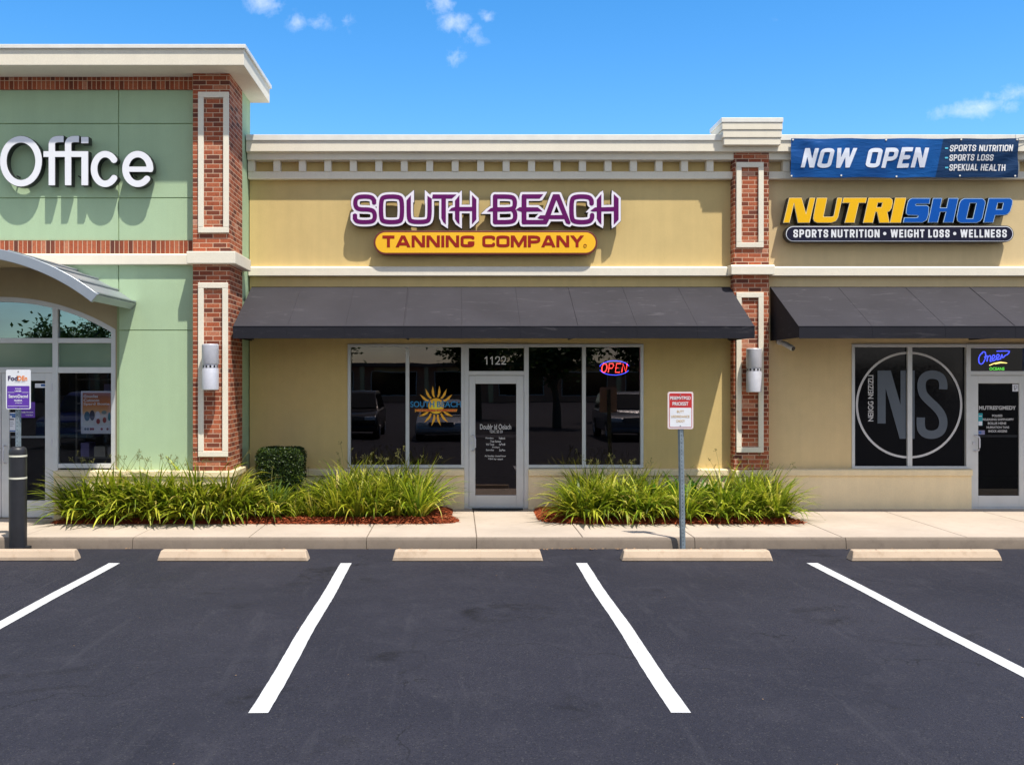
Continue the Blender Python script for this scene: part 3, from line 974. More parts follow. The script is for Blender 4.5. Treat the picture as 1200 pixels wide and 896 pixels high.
# blue and orange words over the emblem
M['decalblue'] = plain('blue vinyl', (0.015, 0.22, 0.47), .5); M['decalorange'] = plain('orange vinyl', (0.72, 0.07, 0.012), .5); M['decalgold'] = plain('gold vinyl', (0.75, 0.35, 0.03), .5)
text('BEACH', 'emblem_lettering', M['decalblue'], DEC, px(512, W), px(540.6, W), pz(477, W), pz(470, W), 16.006, bold=.02)
text('SOUTH', 'emblem_lettering', M['decalblue'], DEC, px(480.8, W), px(509, W), pz(477, W), pz(470, W), 16.006, bold=.02)
mb = MB(); mb.sheet([(px(486.5, W), pz(483, W)), (px(487.5, W), pz(482.2, W)), (px(535, W), pz(482.2, W)), (px(536, W), pz(479.2, W)), (px(486, W), pz(479.2, W))], 16.0085); mb.build('emblem_ribbon', M['decalgold'], DEC)
text('TANNING', 'emblem_lettering', M['decalorange'], DEC, px(487, W), px(510, W), pz(482, W), pz(479.3, W), 16.004, bold=.03)
text('COMPANY', 'emblem_lettering', M['decalorange'], DEC, px(512, W), px(535.5, W), pz(482, W), pz(479.3, W), 16.004, bold=.03)

# round NS emblem on the black film
cxn, czn, rn = px(1066, W), pz(474.5, W), 62.5 * u_
m_ = px(1066, W)
for s in (-1, 1):
    mb = MB(); pts = []
    a0 = math.asin((.041) / rn)
    for i in range(65):
        a = a0 + (math.pi - 2 * a0) * i / 64
        pts.append(a)
    vs = []
    for a in pts:
        for r in (rn, rn - 2.6 * u_):
            vs.append((cxn + s * r * math.sin(a), 16.020, czn + r * math.cos(a)))
    mb.add(vs, [(2 * i, 2 * i + 1, 2 * i + 3, 2 * i + 2) for i in range(64)])
    mb.build('emblem_ring', M['vinylwhite'], fwn, fixn=False)
zz0, zz1 = pz(514, W), pz(434, W)
def nslet(poly, nm='emblem_letter'):
    m = MB(); m.sheet([(px(x, W), pz(y, W)) for x, y in poly], 16.021); return m.build(nm, M['vinyl'], fwn, fixn=False)
nslet([(1029, 434), (1044.5, 434), (1056, 474), (1056, 434), (1062.2, 434), (1062.2, 514), (1055, 514), (1038.5, 455), (1038.5, 496), (1029, 496)])
nslet([(1069.8, 434), (1072.5, 434), (1072.5, 514), (1069.8, 514)])
# S drawn as one band along a path
def band(path, hw):
    L, R = [], []
    for i in range(len(path)):
        a = Vector(path[max(i - 1, 0)]); b = Vector(path[min(i + 1, len(path) - 1)])
        tn = (b - a).normalized(); nrm = Vector((-tn.y, tn.x)); p = Vector(path[i])
        L.append(p + nrm * hw); R.append(p - nrm * hw)
    return L, R
sp = []
for i in range(41):
    t_ = i / 40
    if t_ < .5:
        a = math.radians(0 - 255 * (t_ / .5)) if False else 0
ctrl = [(1106, 456), (1106, 449), (1103.5, 442.5), (1097, 439.2), (1089, 439.2), (1083, 443), (1080.8, 449), (1081, 456), (1083.5, 463), (1090, 470), (1097, 476.5), (1103, 484), (1106, 492), (1105.5, 500),
        (1102, 506), (1095, 509), (1087, 508.5), (1081.5, 504.5), (1079.8, 498), (1079.8, 489)]
def smoothpath(c, n=6):
    out = []
    for i in range(len(c) - 1):
        p0, p1, p2, p3 = [Vector(c[min(max(k, 0), len(c) - 1)]) for k in (i - 1, i, i + 1, i + 2)]
        for j in range(n):
            q = j / n
            out.append(.5 * ((2 * p1) + (-p0 + p2) * q + (2 * p0 - 5 * p1 + 4 * p2 - p3) * q * q + (-p0 + 3 * p1 - 3 * p2 + p3) * q ** 3))
    out.append(Vector(c[-1])); return out
Lb, Rb = band(smoothpath(ctrl), 4.9)
mb = MB(); vs = []
for a, b in zip(Lb, Rb): vs += [(px(a.x, W), 16.021, pz(a.y, W)), (px(b.x, W), 16.021, pz(b.y, W))]
mb.add(vs, [(2 * i, 2 * i + 1, 2 * i + 3, 2 * i + 2) for i in range(len(Lb) - 1)])
mb.build('emblem_letter', M['vinyl'], fwn, fixn=False)
def rot_xf(cx, cz):
    return lambda p: (cx - (p[2] - cz), p[1], cz + (p[0] - cx))
ccx, ccz = px(1021, W), pz(466.5, W)
text('NEIIGG NEIZIZLI', 'emblem_lettering', M['vinylwhite'], fwn, ccx - 27 * u_, ccx + 27 * u_, ccz - 3.2 * u_, ccz + 3.2 * u_, 16.021, bold=.02, xf=rot_xf(ccx, ccz))
for body, xa, xb, ya, yb, b_ in (("MUTRES'GMEDY", 1147.5, 1191, 480, 475.3, .03), ('POLISES', 1163, 1175, 488.2, 485.6, .02), ('RELEASING SHIPPHOPPY', 1152, 1188.5, 492.6, 490, .02),
                                 ('BOLLIS HENE', 1158, 1179.5, 497.2, 494.4, .02), ('NURSATION TANS', 1156.5, 1183, 501.8, 499.2, .02), ('SHOCK ADGENS', 1158.5, 1180.5, 506.4, 503.6, .02)):
    text(body, 'door_lettering', M['vinylwhite'], ndr, px(xa, W), px(xb, W), pz(ya, W), pz(yb, W), 15.985 + .024, bold=b_)


# small notices stuck on the right door glass
def notice(name, label, x0, x1, y0, y1, Y, base, bands=(), texts=(), cat='notice', th=.002):
    """bands: (x0,x1,y0,y1,mat) ; texts: (string,x0,x1,y0,y1,mat)"""
    xc = (px(x0, Y) + px(x1, Y)) / 2
    o = thing(name, label, cat, (xc, Y, pz(y1, Y)))
    m = MB(); m.box(px(x0, Y), px(x1, Y), Y, Y + th, pz(y1, Y), pz(y0, Y)); m.build('sheet', base, o)
    for i, (a, b, c, d, mt) in enumerate(bands):
        m = MB(); m.sheet([(px(a, Y), pz(d, Y)), (px(b, Y), pz(d, Y)), (px(b, Y), pz(c, Y)), (px(a, Y), pz(c, Y))], Y - .0012 - .0004 * i); m.build('printed_band', mt, o)
    for (s, a, b, c, d, mt) in texts:
        text(s, 'lettering', mt, o, px(a, Y), px(b, Y), pz(d, Y), pz(c, Y), Y - .004, bold=.015)
    return o


M['paper'] = plain('white paper', (0.72, 0.74, 0.80), .7); M['cyan'] = plain('turquoise sticker', (0.01, 0.30, 0.36), .5)
M['violet'] = plain('violet sign face', (0.115, 0.035, 0.36), .45); M['inkblue'] = plain('blue ink', (0.03, 0.12, 0.35), .6); M['inkgrey'] = plain('grey ink', (0.25, 0.27, 0.33), .6)
M['lettwhite'] = plain('white lettering', (0.78, 0.78, 0.80), .5); M['tanink'] = plain('faded tan lettering', (0.62, 0.42, 0.20), .6)
M['signwhite'] = plain('white sign face', (0.76, 0.77, 0.80), .4); M['signred'] = plain('red sign face', (0.52, 0.028, 0.030), .4); M['signpink'] = plain('faded sign edge', (0.74, 0.55, 0.52), .5)
M['orangeink'] = plain('orange lettering', (0.85, 0.23, 0.02), .5); M['navyink'] = plain('dark purple lettering', (0.03, 0.012, 0.07), .5)
yn = 15.985 + .022
notice('door_notice', 'white square notice with a dark symbol in the upper corner of the right glass door', 1186.5, 1193.5, 450, 458.5, yn, M['paper'],
       [(1188, 1192, 451.5, 455, M['inkgrey']), (1189, 1191.2, 452.3, 454.2, M['paper']), (1188.5, 1190, 455, 457.2, M['inkgrey'])])
notice('door_sticker', 'turquoise and white sticker beside the lettering on the right glass door', 1146.3, 1151.5, 484, 498.5, yn, M['cyan'],
       [(1146.5, 1151, 493.5, 498.3, M['paper']), (1147, 1150.5, 487, 487.8, M['paper'])], cat='sticker')
notice('card_sticker', 'small grey blue card sticker just above the handle of the right glass door', 1146.3, 1154, 504, 509, yn, plain('lavender sticker', (0.20, 0.20, 0.36), .5),
       [(1147, 1150, 505.2, 507.8, M['inkblue'])], cat='sticker')

# door mat
mb = MB(); mb.prism([(px(553, 15.9), 15.98), (px(553.5, 15.9), 15.82), (px(560, 15.9), 15.74), (px(606, 15.9), 15.74), (px(612.5, 15.9), 15.82), (px(613, 15.9), 15.98)], 'z', .152, .164)
tag(mb.build('door_mat', M['rubber'], origin=((px(553, 15.9) + px(613, 15.9)) / 2, 15.86, .152), bevel=.004), 'flat black rubber mat on the pavement in front of the middle shop door', 'door mat')

# ================================================================== GREEN OFFICE BUILDING
G = 14.8
OB = thing('office_building', 'taller sage green building with brick trim and a flat cream cornice', 'building', (-6.5, G, 0))
gx1 = px(226, 14.6)                                # where the pillar begins
QX0, QX1 = gx1, px(269, 14.6)
gv = px(139, G); gh1, gh2, gh3 = pz(145, G), pz(232, G), pz(387, G)
zs1 = pz(105, G - .03); zs0 = pz(297, G - .03); zsl = pz(282, G - .03)       # soldier courses
zbd1, zbd0 = pz(297, 14.72), pz(309.8, 14.72)
ZC0, ZC1 = 6.845, 7.145
cxr = -6.77; Rc = 3.1; zcc = 0.99                   # canopy arc (axis and radius)
g = .007
mb = MB()
for a, b in ((-12.0, gv), (gv, QX0 + .25)):
    for c, d in ((zsl, gh2), (gh2, gh1), (gh1, zs1 + .03)):
        mb.box(a + g, b - g, G, G + .12, c + g, d - g)
mb.box(gv + g, QX0 + .25, G, G + .12, gh3 + g, zbd0 + .1); mb.box(gv + g, QX0 + .25, G, G + .12, .3, gh3 - g)
arc = []
for i in range(33):
    X = -8.70 + (gv - g + 8.70) * i / 32
    arc.append((X, zcc + math.sqrt(max(.01, (Rc - .06) ** 2 - (X - cxr) ** 2))))
mb.prism(arc + [(gv - g, zbd0 + .1), (-8.7, zbd0 + .1)], 'y', G, G + .05)
mb.box(-12, -8.7 - g, G, G + .12, .3, zbd0 + .1)
mb.build('wall', M['green'], OB, bevel=.004)
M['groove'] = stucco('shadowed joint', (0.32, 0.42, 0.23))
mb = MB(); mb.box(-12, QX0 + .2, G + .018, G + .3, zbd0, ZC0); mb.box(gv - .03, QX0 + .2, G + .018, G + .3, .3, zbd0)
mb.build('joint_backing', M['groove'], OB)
mb = MB(); mb.box(QX1 - .3, QX1 - .012, 15.45, 16.12, .1, ZC0); mb.box(-12, QX1 - .3, 15.9, 16.12, 3.4, ZC0)
mb.build('return_wall', M['green'], OB)
mb = MB(); mb.box(-12, QX0 - .002, G - .03, G + .1, zs1, ZC0 - .002); mb.box(-12, QX0 - .002, G - .03, G + .1, zs0, zsl)
mb.build('soldier_course', M['soldier'], OB)
mb = MB(); mb.prism([(G - .08, zbd0), (G - .08, zbd1 - .02), (G - .05, zbd1), (G + .05, zbd1 + .003), (G + .05, zbd0)], 'x', -12, QX0 - .07); mb.build('belt_course', M['cream'], OB, bevel=.006)
mb = MB(); mb.prism([(-12, 14.22), (-3.10, 14.22), (-3.10, 16.18), (-12, 16.18)], 'z', ZC0, ZC1 - .06)
mb.build('cornice', M['cream'], OB, bevel=.008)
mb = MB(); mb.prism([(-12, 14.19), (-3.07, 14.19), (-3.07, 16.21), (-12, 16.21)], 'z', ZC1 - .06, ZC1); mb.build('coping', M['flash'], OB, bevel=.006)
mb = MB()
zp0 = pz(552, 14.6)
mb.box(QX0, QX1, 14.6, 15.47, zp0, ZC0 - .002)
QP = mb.build('brick_pillar', M['brick'], OB)
frame_mb(px(232, 14.57), px(268, 14.57), pz(272.7, 14.57), pz(107.7, 14.57), .084, 14.565, 14.60).build('trim_frame', M['cream'], QP, bevel=.006)
frame_mb(px(232, 14.57), px(267, 14.57), pz(535, 14.57), pz(331, 14.57), .084, 14.565, 14.60).build('trim_frame', M['cream'], QP, bevel=.006)
mb = MB(); qz1, qz0 = pz(294.4, 14.5), pz(309, 14.5)
mb.prism([(QX0 - .068, 14.49), (QX1 + .11, 14.49), (QX1 + .11, 15.60), (QX0 - .068, 15.60)], 'z', qz0, qz1); mb.build('pillar_band', M['cream'], QP, bevel=.012)
mb = MB(); mb.box(gv - .08, QX1 + .05, 14.66, G + .1, .0, zp0 - .085); mb.box(QX0 - .05, QX1 + .045, 14.56, 15.5, 0, zp0 - .085); mb.build('base_wall', M['base'], OB)
mb = MB(); mb.box(px(63, 14.66), QX0 - .08, 14.63, G + .06, zp0 - .085, zp0); mb.box(QX0 - .08, QX1 + .08, 14.53, 15.53, zp0 - .085, zp0 + .002); mb.build('ledge', M['base'], OB, bevel=.01)
mb = MB(); mb.box(px(63, 14.66), gv - .082, 14.66, G + .2, 0, zp0 - .085); mb.build('base_wall', M['base'], OB)
# entrance bay: tan wall with an arched shopfront
GW = 14.9
ac, ar = -6.95, 3.35
axr = px(136.6, GW); axl = 2 * ac - axr
zsp = pz(386, GW); azc = zsp - math.sqrt(ar ** 2 - (axr - ac) ** 2)
def archz(X, r=ar): return azc + math.sqrt(max(0, r * r - (X - ac) ** 2))
mb = MB()
pts = [(-8.76, .15), (-8.76, 4.25), (gv - .004, 4.25), (gv - .004, .15), (axr, .15)]
pts += [(axr + (axl - axr) * i / 40, archz(axr + (axl - axr) * i / 40)) for i in range(41)] + [(axl, .15)]
mb.prism(pts, 'y', G + .055, G + .25)
M['bay'] = stucco('grey tan stucco', (0.42, 0.36, 0.23))
mb.build('bay_wall', M['bay'], OB)
# frame
mb = MB()
T = .075
N = 40
vs = []
for i in range(N + 1):
    X = axr + (axl - axr) * i / N
    nx, nz_ = (X - ac) / ar, math.sqrt(1 - ((X - ac) / ar) ** 2)
    o_ = (X, archz(X)); q_ = (X - nx * T, archz(X) - nz_ * T)
    vs += [(o_[0], GW - .03, o_[1]), (q_[0], GW - .03, q_[1]), (q_[0], GW + .06, q_[1]), (o_[0], GW + .06, o_[1])]
fs = []
for i in range(N):
    for k in range(4): fs.append((4 * i + k, 4 * i + (k + 1) % 4, 4 * i + 4 + (k + 1) % 4, 4 * i + 4 + k))
fs += [(0, 1, 2, 3), (4 * N, 4 * N + 1, 4 * N + 2, 4 * N + 3)]
mb.add(vs, fs)
xm = px(65.5, GW)
zt1, zt0 = pz(399, GW), pz(433.5, GW); zsill = pz(545.5, GW)
mb.box(axr - T, axr, GW - .028, GW + .06, zp0, zsp - .01); mb.box(axl, axl + T, GW - .028, GW + .06, .155, zsp - .01)
mb.box(xm - .042, xm + .042, GW - .032, GW + .06, .155, archz(xm) - .05)
xm2 = 2 * ac - xm
mb.box(xm2 - .042, xm2 + .042, GW - .032, GW + .06, .155, archz(xm2) - .05)
for zq in (zt1, zt0):
    hh = .038 if zq == zt1 else .045
    mb.box(axl + T - .02, axr - T + .02, GW - .025, GW + .055, zq - hh, zq + hh)
mb.box(xm + .042, axr - T + .02, GW - .026, GW + .055, zsill - .035, zsill + .035)
AW = mb.build('arched_shop_window', M['alu'], OB, bevel=.004)
def archpane(xa, xb):
    n = 16
    pts = [(xa, zt1 + .038), (xb, zt1 + .038)] + [(xb + (xa - xb) * i / n, archz(xb + (xa - xb) * i / n) - .05) for i in range(n + 1)]
    m = MB(); m.sheet(pts, GW + .015); return m.build('fanlight_pane', M['teal'], AW, fixn=False)
archpane(xm + .042, axr - T + .01); archpane(xm2 + .042, xm - .042); archpane(axl + T, xm2 - .042)
pane(AW, xm + .042, axr - T, zt0 + .045, zt1 - .038, GW + .015, M['spandrel']); pane(AW, xm2 + .042, xm - .042, zt0 + .045, zt1 - .038, GW + .015, M['spandrel'])
pane(AW, xm + .042, axr - T, zsill + .035, zt0 - .045, GW + .015, M['clear'])
pane(AW, axl + T, xm2 - .042, zt0 + .045, zt1 - .038, GW + .015, M['spandrel']); pane(AW, axl + T, xm2 - .042, .165, zt0 - .045, GW + .015, M['clear'])
# entrance doors (pair)
def leafdoor(xa, xb, hs):
    m = MB(); y0, y1 = GW - .012, GW + .04; zb, zt = .165, zt0 - .047
    st = px(63, GW) - px(54, GW)
    g0, g1 = pz(586, GW), pz(446, GW)
    m.box(xa, xa + st, y0, y1, zb, zt); m.box(xb - st, xb, y0, y1, zb, zt); m.box(xa + st, xb - st, y0, y1, zb, g0); m.box(xa + st, xb - st, y0, y1, g1, zt)
    d = m.build('door', M['alu'], OB, bevel=.004)
    pane(d, xa + st, xb - st, g0, g1, GW + .015, M['clear'])
    m = MB(); m.box(xa + st, xb - st, y1, y1 + .03, pz(512, GW) - .015, pz(512, GW) + .015); m.build('push_bar', M['alu'], d)
    hx = xa + st * .5 if hs < 0 else xb - st * .5
    m = MB(); m.tube([(hx, y0, 1.0), (hx, y0 - .06, 1.0), (hx, y0 - .065, 1.04), (hx, y0 - .065, 1.22), (hx, y0 - .06, 1.26), (hx, y0, 1.26)], .013, 10); m.build('handle', M['lampmetal'], d, smooth=50)
    hx2 = xb - .01 if hs < 0 else xa + .01
    for zz in (.5, 1.3, 2.15):
        m = MB(); m.tube([(hx2, y0 - .006, zz - .06), (hx2, y0 - .006, zz + .06)], .011, 10); m.build('hinge', M['lampmetal'], d, smooth=50)
    return d
LD = leafdoor(ac + .004, xm - .044, -1); leafdoor(xm2 + .044, ac - .004, 1)
# interior of the office
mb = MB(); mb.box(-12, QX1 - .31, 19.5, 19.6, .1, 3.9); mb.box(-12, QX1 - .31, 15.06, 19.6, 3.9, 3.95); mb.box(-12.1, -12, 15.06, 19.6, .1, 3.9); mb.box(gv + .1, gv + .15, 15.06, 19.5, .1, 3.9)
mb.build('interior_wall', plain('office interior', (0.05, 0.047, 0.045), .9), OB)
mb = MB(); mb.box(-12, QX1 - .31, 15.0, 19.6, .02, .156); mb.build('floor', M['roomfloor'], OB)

# shelving seen through the office window
SH = thing('shelf_rack', 'dim shelf rack with small boxes seen through the office window behind the poster', 'shelf', (-5.7, 16.4, .156))
mb = MB()
for zz in (.5, .95, 1.4, 1.85, 2.25): mb.box(-6.3, -5.2, 16.2, 16.6, zz, zz + .03)
mb.box(-6.33, -6.3, 16.2, 16.6, .156, 2.4); mb.box(-5.2, -5.17, 16.2, 16.6, .156, 2.4)
mb.build('shelves', plain('pale shelf', (0.16, 0.155, 0.14), .6), SH)
random.seed(11)
for zz in (.53, .98, 1.43, 1.88):
    x = -6.25
    while x < -5.35:
        ww = random.uniform(.1, .2)
        mb = MB(); mb.box(x, x + ww, 16.22, 16.5, zz, zz + random.uniform(.16, .32))
        mb.build('carton', plain('carton', random.choice([(.5, .48, .42), (.25, .22, .5), (.45, .35, .15), (.3, .3, .32)]), .7), SH)
        x += ww + random.uniform(.02, .12)

# office poster and notices
PY = GW - .002
yp = 14.94
PO = thing('poster', 'framed orange and white advertising poster hung in the office window', 'poster', (px(113, yp), yp, pz(508, yp)))
mb = MB(); mb.box(px(95, yp), px(132, yp), yp - .006, yp + .014, pz(508, yp), pz(458, yp)); mb.build('frame', M['paper'], PO)
yq = yp - .0075
mp_ = NT('poster print'); pc = mp_.coords()
sx_ = mp_.node('ShaderNodeSeparateXYZ'); mp_.link(pc, sx_.inputs[0])
mr = mp_.node('ShaderNodeMapRange'); mr.inputs[1].default_value = pz(500, yp); mr.inputs[2].default_value = pz(460, yp); mp_.link(mp_.math('ADD', sx_.outputs[2], mp_.math('MULTIPLY', mp_.noise(pc, 5, 3), .12)), mr.inputs[0])
mp_.color(mp_.ramp(mr.outputs[0], [(0.0, (0.62, 0.68, 0.72)), (0.42, (0.68, 0.66, 0.62)), (0.58, (0.72, 0.42, 0.18)), (0.8, (0.62, 0.20, 0.04)), (1.0, (0.42, 0.16, 0.07))])); mp_.set(.5)
mb = MB(); mb.sheet([(px(97, yp), pz(498.5, yp)), (px(130, yp), pz(498.5, yp)), (px(130, yp), pz(460, yp)), (px(97, yp), pz(460, yp))], yq); mb.build('print', mp_.mat, PO, fixn=False)
for s, a, b, c, d in (('Gouoles', 98.2, 115, 462.4, 465.8), ('Cutoom', 98.2, 116.5, 467, 470.6), ('Spard Boste', 98.2, 128.5, 471.6, 475.2)):
    text(s, 'lettering', M['lettwhite'], PO, px(a, yp), px(b, yp), pz(d, yp), pz(c, yp), yq - .003, bold=.03)
def disc(parent, x, y, rx, ry, Y, mat, nm='printed_shape'):
    m = MB(); m.sheet([(px(x + rx * math.cos(a), Y), pz(y + ry * math.sin(a), Y)) for a in [2 * math.pi * i / 20 for i in range(20)]], Y); return m.build(nm, mat, parent)
disc(PO, 102, 487.5, 3.4, 5.6, yq - .002, plain('teal ink', (0.06, 0.16, 0.20), .6)); disc(PO, 108, 486.5, 3.0, 6.0, yq - .0028, plain('dark ink', (0.06, 0.06, 0.06), .6))
disc(PO, 115, 493.5, 2.2, 3.2, yq - .002, plain('red ink', (0.35, 0.06, 0.04), .6)); disc(PO, 122.5, 492, 2.2, 3.4, yq - .0028, plain('red ink', (0.38, 0.08, 0.05), .6))
disc(PO, 114.5, 486, 2.6, 4.4, yq - .001, M['paper']); disc(PO, 122, 483, 3.0, 2.2, yq - .001, plain('grey green ink', (0.25, 0.33, 0.30), .6)); disc(PO, 128, 488, 1.6, 5, yq - .001, plain('teal ink', (0.06, 0.24, 0.27), .6))
for x, c in ((100, (.18, .24, .30)), (103, (.2, .26, .32)), (106.5, (.3, .08, .10)), (109, (.3, .08, .1)), (119.2, (.3, .08, .1)), (126, (.25, .1, .14))):
    disc(PO, x, 502.5, 1.4, 1.5, yq - .001, plain('logo ink', c, .6), 'printed_logo')
notice('purple_notice', 'purple notice with white lettering inside the office door behind the sign post', 24, 41, 471, 489.2, GW + .008, M['violet'], (),
       [('inside this store', 25.5, 39, 481.8, 483.6, M['lettwhite']), ('weekdays', 30, 38.5, 485.4, 487, M['lettwhite'])])
notice('blue_notice', 'small white notice with a blue corner at the top of the office door', 41, 53.6, 449.2, 454.2, GW + .008, M['paper'], [(48, 53, 450, 452.5, M['inkblue'])])
notice('hours_notice', 'white opening hours sheet with a blue heading low on the office door glass', 5, 19.2, 483.2, 506, GW + .008, M['paper'],
       [(6, 18.2, 484.5, 486.6, M['inkblue']), (14, 18.2, 486.8, 489, M['inkblue']), (6, 16.5, 490.6, 491.8, M['navyink']), (6, 15.5, 494, 494.5, M['inkgrey']), (6, 16.5, 496, 496.6, M['inkgrey']), (6, 15, 498.4, 499, M['inkgrey']), (5.5, 18.8, 504, 505.4, M['inkblue'])])

# ---- arched metal canopy
CAx = -4.85
CP = thing('arched_canopy', 'curved silver metal canopy over the office entrance', 'canopy', (cxr, 14.0, 3.3))
th0 = math.asin((CAx - cxr) / Rc)
n = 48
mb = MB(); vs = []
for i in range(n + 1):
    a = -th0 + 2 * th0 * i / n
    s_, c_ = math.sin(a), math.cos(a)
    for r in (Rc, Rc - .14):
        vs.append((cxr + r * s_, 13.18, zcc + r * c_)); 
    for r in (Rc - .14, Rc):
        vs.append((cxr + r * s_, 13.24, zcc + r * c_))
fs = []
for i in range(n):
    for k in range(4): fs.append((4 * i + k, 4 * i + (k + 1) % 4, 4 * i + 4 + (k + 1) % 4, 4 * i + 4 + k))
fs += [(0, 1, 2, 3), (4 * n, 4 * n + 1, 4 * n + 2, 4 * n + 3)]
mb.add(vs, fs); mb.build('fascia', M['canopy'], CP, bevel=.006, smooth=40)
mb = MB(); vs = []
for i in range(n + 1):
    a = -th0 + 2 * th0 * i / n
    s_, c_ = math.sin(a), math.cos(a)
    vs += [(cxr + (Rc - .01) * s_, 13.24, zcc + (Rc - .01) * c_), (cxr + (Rc - .01) * s_, G - .002, zcc + (Rc - .01) * c_)]
    vs += [(cxr + (Rc - .12) * s_, G - .002, zcc + (Rc - .12) * c_), (cxr + (Rc - .12) * s_, 13.24, zcc + (Rc - .12) * c_)]
fs = []
for i in range(n):
    for k in range(4): fs.append((4 * i + k, 4 * i + (k + 1) % 4, 4 * i + 4 + (k + 1) % 4, 4 * i + 4 + k))
fs += [(0, 1, 2, 3), (4 * n, 4 * n + 1, 4 * n + 2, 4 * n + 3)]
mb.add(vs, fs)
for i in range(0, n + 1, 4):
    a = -th0 + 2 * th0 * min(i, n - .3) / n
    s_, c_ = math.sin(a), math.cos(a)
    mb.tube([(cxr + (Rc + .005) * s_, 13.25, zcc + (Rc + .005) * c_), (cxr + (Rc + .005) * s_, G - .01, zcc + (Rc + .005) * c_)], .016, 6)
mb.build('roof_panel', M['canopy'], CP, smooth=40)
mb = MB(); vs = []
for i in range(n + 1):
    a = -th0 + 2 * th0 * (.02 + .96 * i / n)
    s_, c_ = math.sin(a), math.cos(a)
    vs += [(cxr + (Rc - .124) * s_, 13.25, zcc + (Rc - .124) * c_), (cxr + (Rc - .124) * s_, G - .003, zcc + (Rc - .124) * c_)]
mb.add(vs, [(2 * i, 2 * i + 1, 2 * i + 3, 2 * i + 2) for i in range(n)]); mb.build('soffit', M['bay'], CP)


# ================================================================== AWNINGS
def awning(label, xa, xb, seams, origin, strong=()):
    o = thing('awning', label, 'awning', origin, 'charcoal fabric awnings over the shopfronts')
    yw, yf = W - .004, 14.65
    zt, zf, zb = pz(336, W), pz(382.5, yf), pz(395.5, yf)
    nx = int((xb - xa) / .12); ny = 12
    se = sorted(seams)
    def sag(x, v):
        lo = max([s for s in [xa] + se if s <= x + 1e-6]); hi = min([s for s in se + [xb] if s >= x - 1e-6] or [xb])
        u = 0 if hi - lo < 1e-4 else (x - lo) / (hi - lo)
        return (-.012 + .004 * math.sin(x * 7.3)) * math.sin(math.pi * u) * math.sin(math.pi * v)
    mb = MB(); vs = []
    for j in range(ny + 1):
        v = j / ny
        for i in range(nx + 1):
            x = xa + (xb - xa) * i / nx
            vs.append((x, yw + (yf - yw) * v, zt + (zf - zt) * v + sag(x, v)))
    mb.add(vs, [(j * (nx + 1) + i, j * (nx + 1) + i + 1, (j + 1) * (nx + 1) + i + 1, (j + 1) * (nx + 1) + i) for j in range(ny) for i in range(nx)])
    sl = Vector((0, yf - yw, zf - zt)).normalized()
    for s in se:
        r = .010 if s in strong else .0035
        mb.tube([(s, yw - .02, zt - .008), (s, (yw + yf) / 2, (zt + zf) / 2 - .001), (s, yf, zf + .001)], r, 6)
    c = mb.build('canopy_fabric', M['fabric'], o, smooth=30, fixn=False)
    mb = MB()
    mb.box(xa, xb, yf - .006, yf + .004, zb, zf)
    for s in se: mb.box(s - .006, s + .006, yf - .009, yf - .006, zb, zf)
    mb.box(xa, xb, yf - .012, yf + .008, zb - .012, zb)
    mb.tube([(xa, yf, zf), (xb, yf, zf)], .011, 8)
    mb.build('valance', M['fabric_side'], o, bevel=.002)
    for x in (xa, xb):
        s = .004 if x == xa else -.004
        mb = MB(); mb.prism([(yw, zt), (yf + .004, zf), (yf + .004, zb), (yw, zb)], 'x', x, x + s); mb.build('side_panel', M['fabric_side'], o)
    mb = MB()
    for x in [xa + .03] + [s for s in strong] + [xb - .03]:
        mb.tube([(x, yw - .01, zt - .06), (x, yf + .03, zf - .05)], .018, 6); mb.tube([(x, yw - .02, zb + .03), (x, yf + .03, zb + .03)], .018, 6)
    mb.tube([(xa + .02, yf + .03, zb + .03), (xb - .02, yf + .03, zb + .03)], .018, 6)
    mb.build('frame', M['darkmetal'], o, smooth=50)
    return o


def seamx(xl): return [px(x, 15.3) for x in xl]
sm = seamx([345, 410, 476, 541, 607, 672, 738, 806])
awning('wide charcoal awning over the middle shop, spanning between the two brick pillars', px(295, W) + .0, px(855, W), sm, (.5, W, 3.4), (sm[2], sm[5]))
sm2 = [6.25, 7.35, 8.4, 9.4, 10.4, 11.4]
awning('charcoal awning over the shop with the round window emblem, its near end panel visible', px(902.5, W) , 12.4, sm2, (8.5, W, 3.4), (sm2[2],))

# ================================================================== SIGNS
# white office letters
zf_ = 14.60
S1 = thing('office_sign', 'white raised letters reading Office with black sides on green wall', 'sign', (-6.0, G, pz(219, zf_)))
yt_, yb_ = pz(159.5, zf_), pz(219, zf_)
q_ = 2.9875
def D0(p): return (p[0] / q_, 30 + p[1] / q_)
gx0, gy0, st = -4.0, 155.0, .36
GX, GY = np.meshgrid(np.arange(gx0, 186, st), np.arange(gy0, 223, st))
arcp = lambda cx, cy, rx, ry, a0, a1, n=40: [D0((cx + rx * math.cos(math.radians(a0 + (a1 - a0) * i / n)), cy + ry * math.sin(math.radians(a0 + (a1 - a0) * i / n)))) for i in range(n + 1)]
hwo = 11.2 / q_
rect = lambda a, b, c, d: sd_poly([D0((a, c)), D0((b, c)), D0((b, d)), D0((a, d))], GX, GY)
crop = lambda f, a, b, c, d: np.maximum(f, rect(a, b, c, d))
prim = [sd_stroke(arcp(73, 475, 62, 77, 0, 360)[:-1], hwo, GX, GY, True)]
for x0_, xe in ((181, 222), (238, 276)):
    prim.append(crop(sd_stroke([D0(p) for p in chaikin([(xe + 14, 398), (x0_, 396), (x0_, 440), (x0_, 590)], False, 3)], hwo * .97, GX, GY), x0_ - 20, xe, 380, 559))
prim.append(rect(152, 307, 440, 460)); prim.append(rect(285, 308, 440, 559)); prim.append(rect(284, 309, 390, 412))
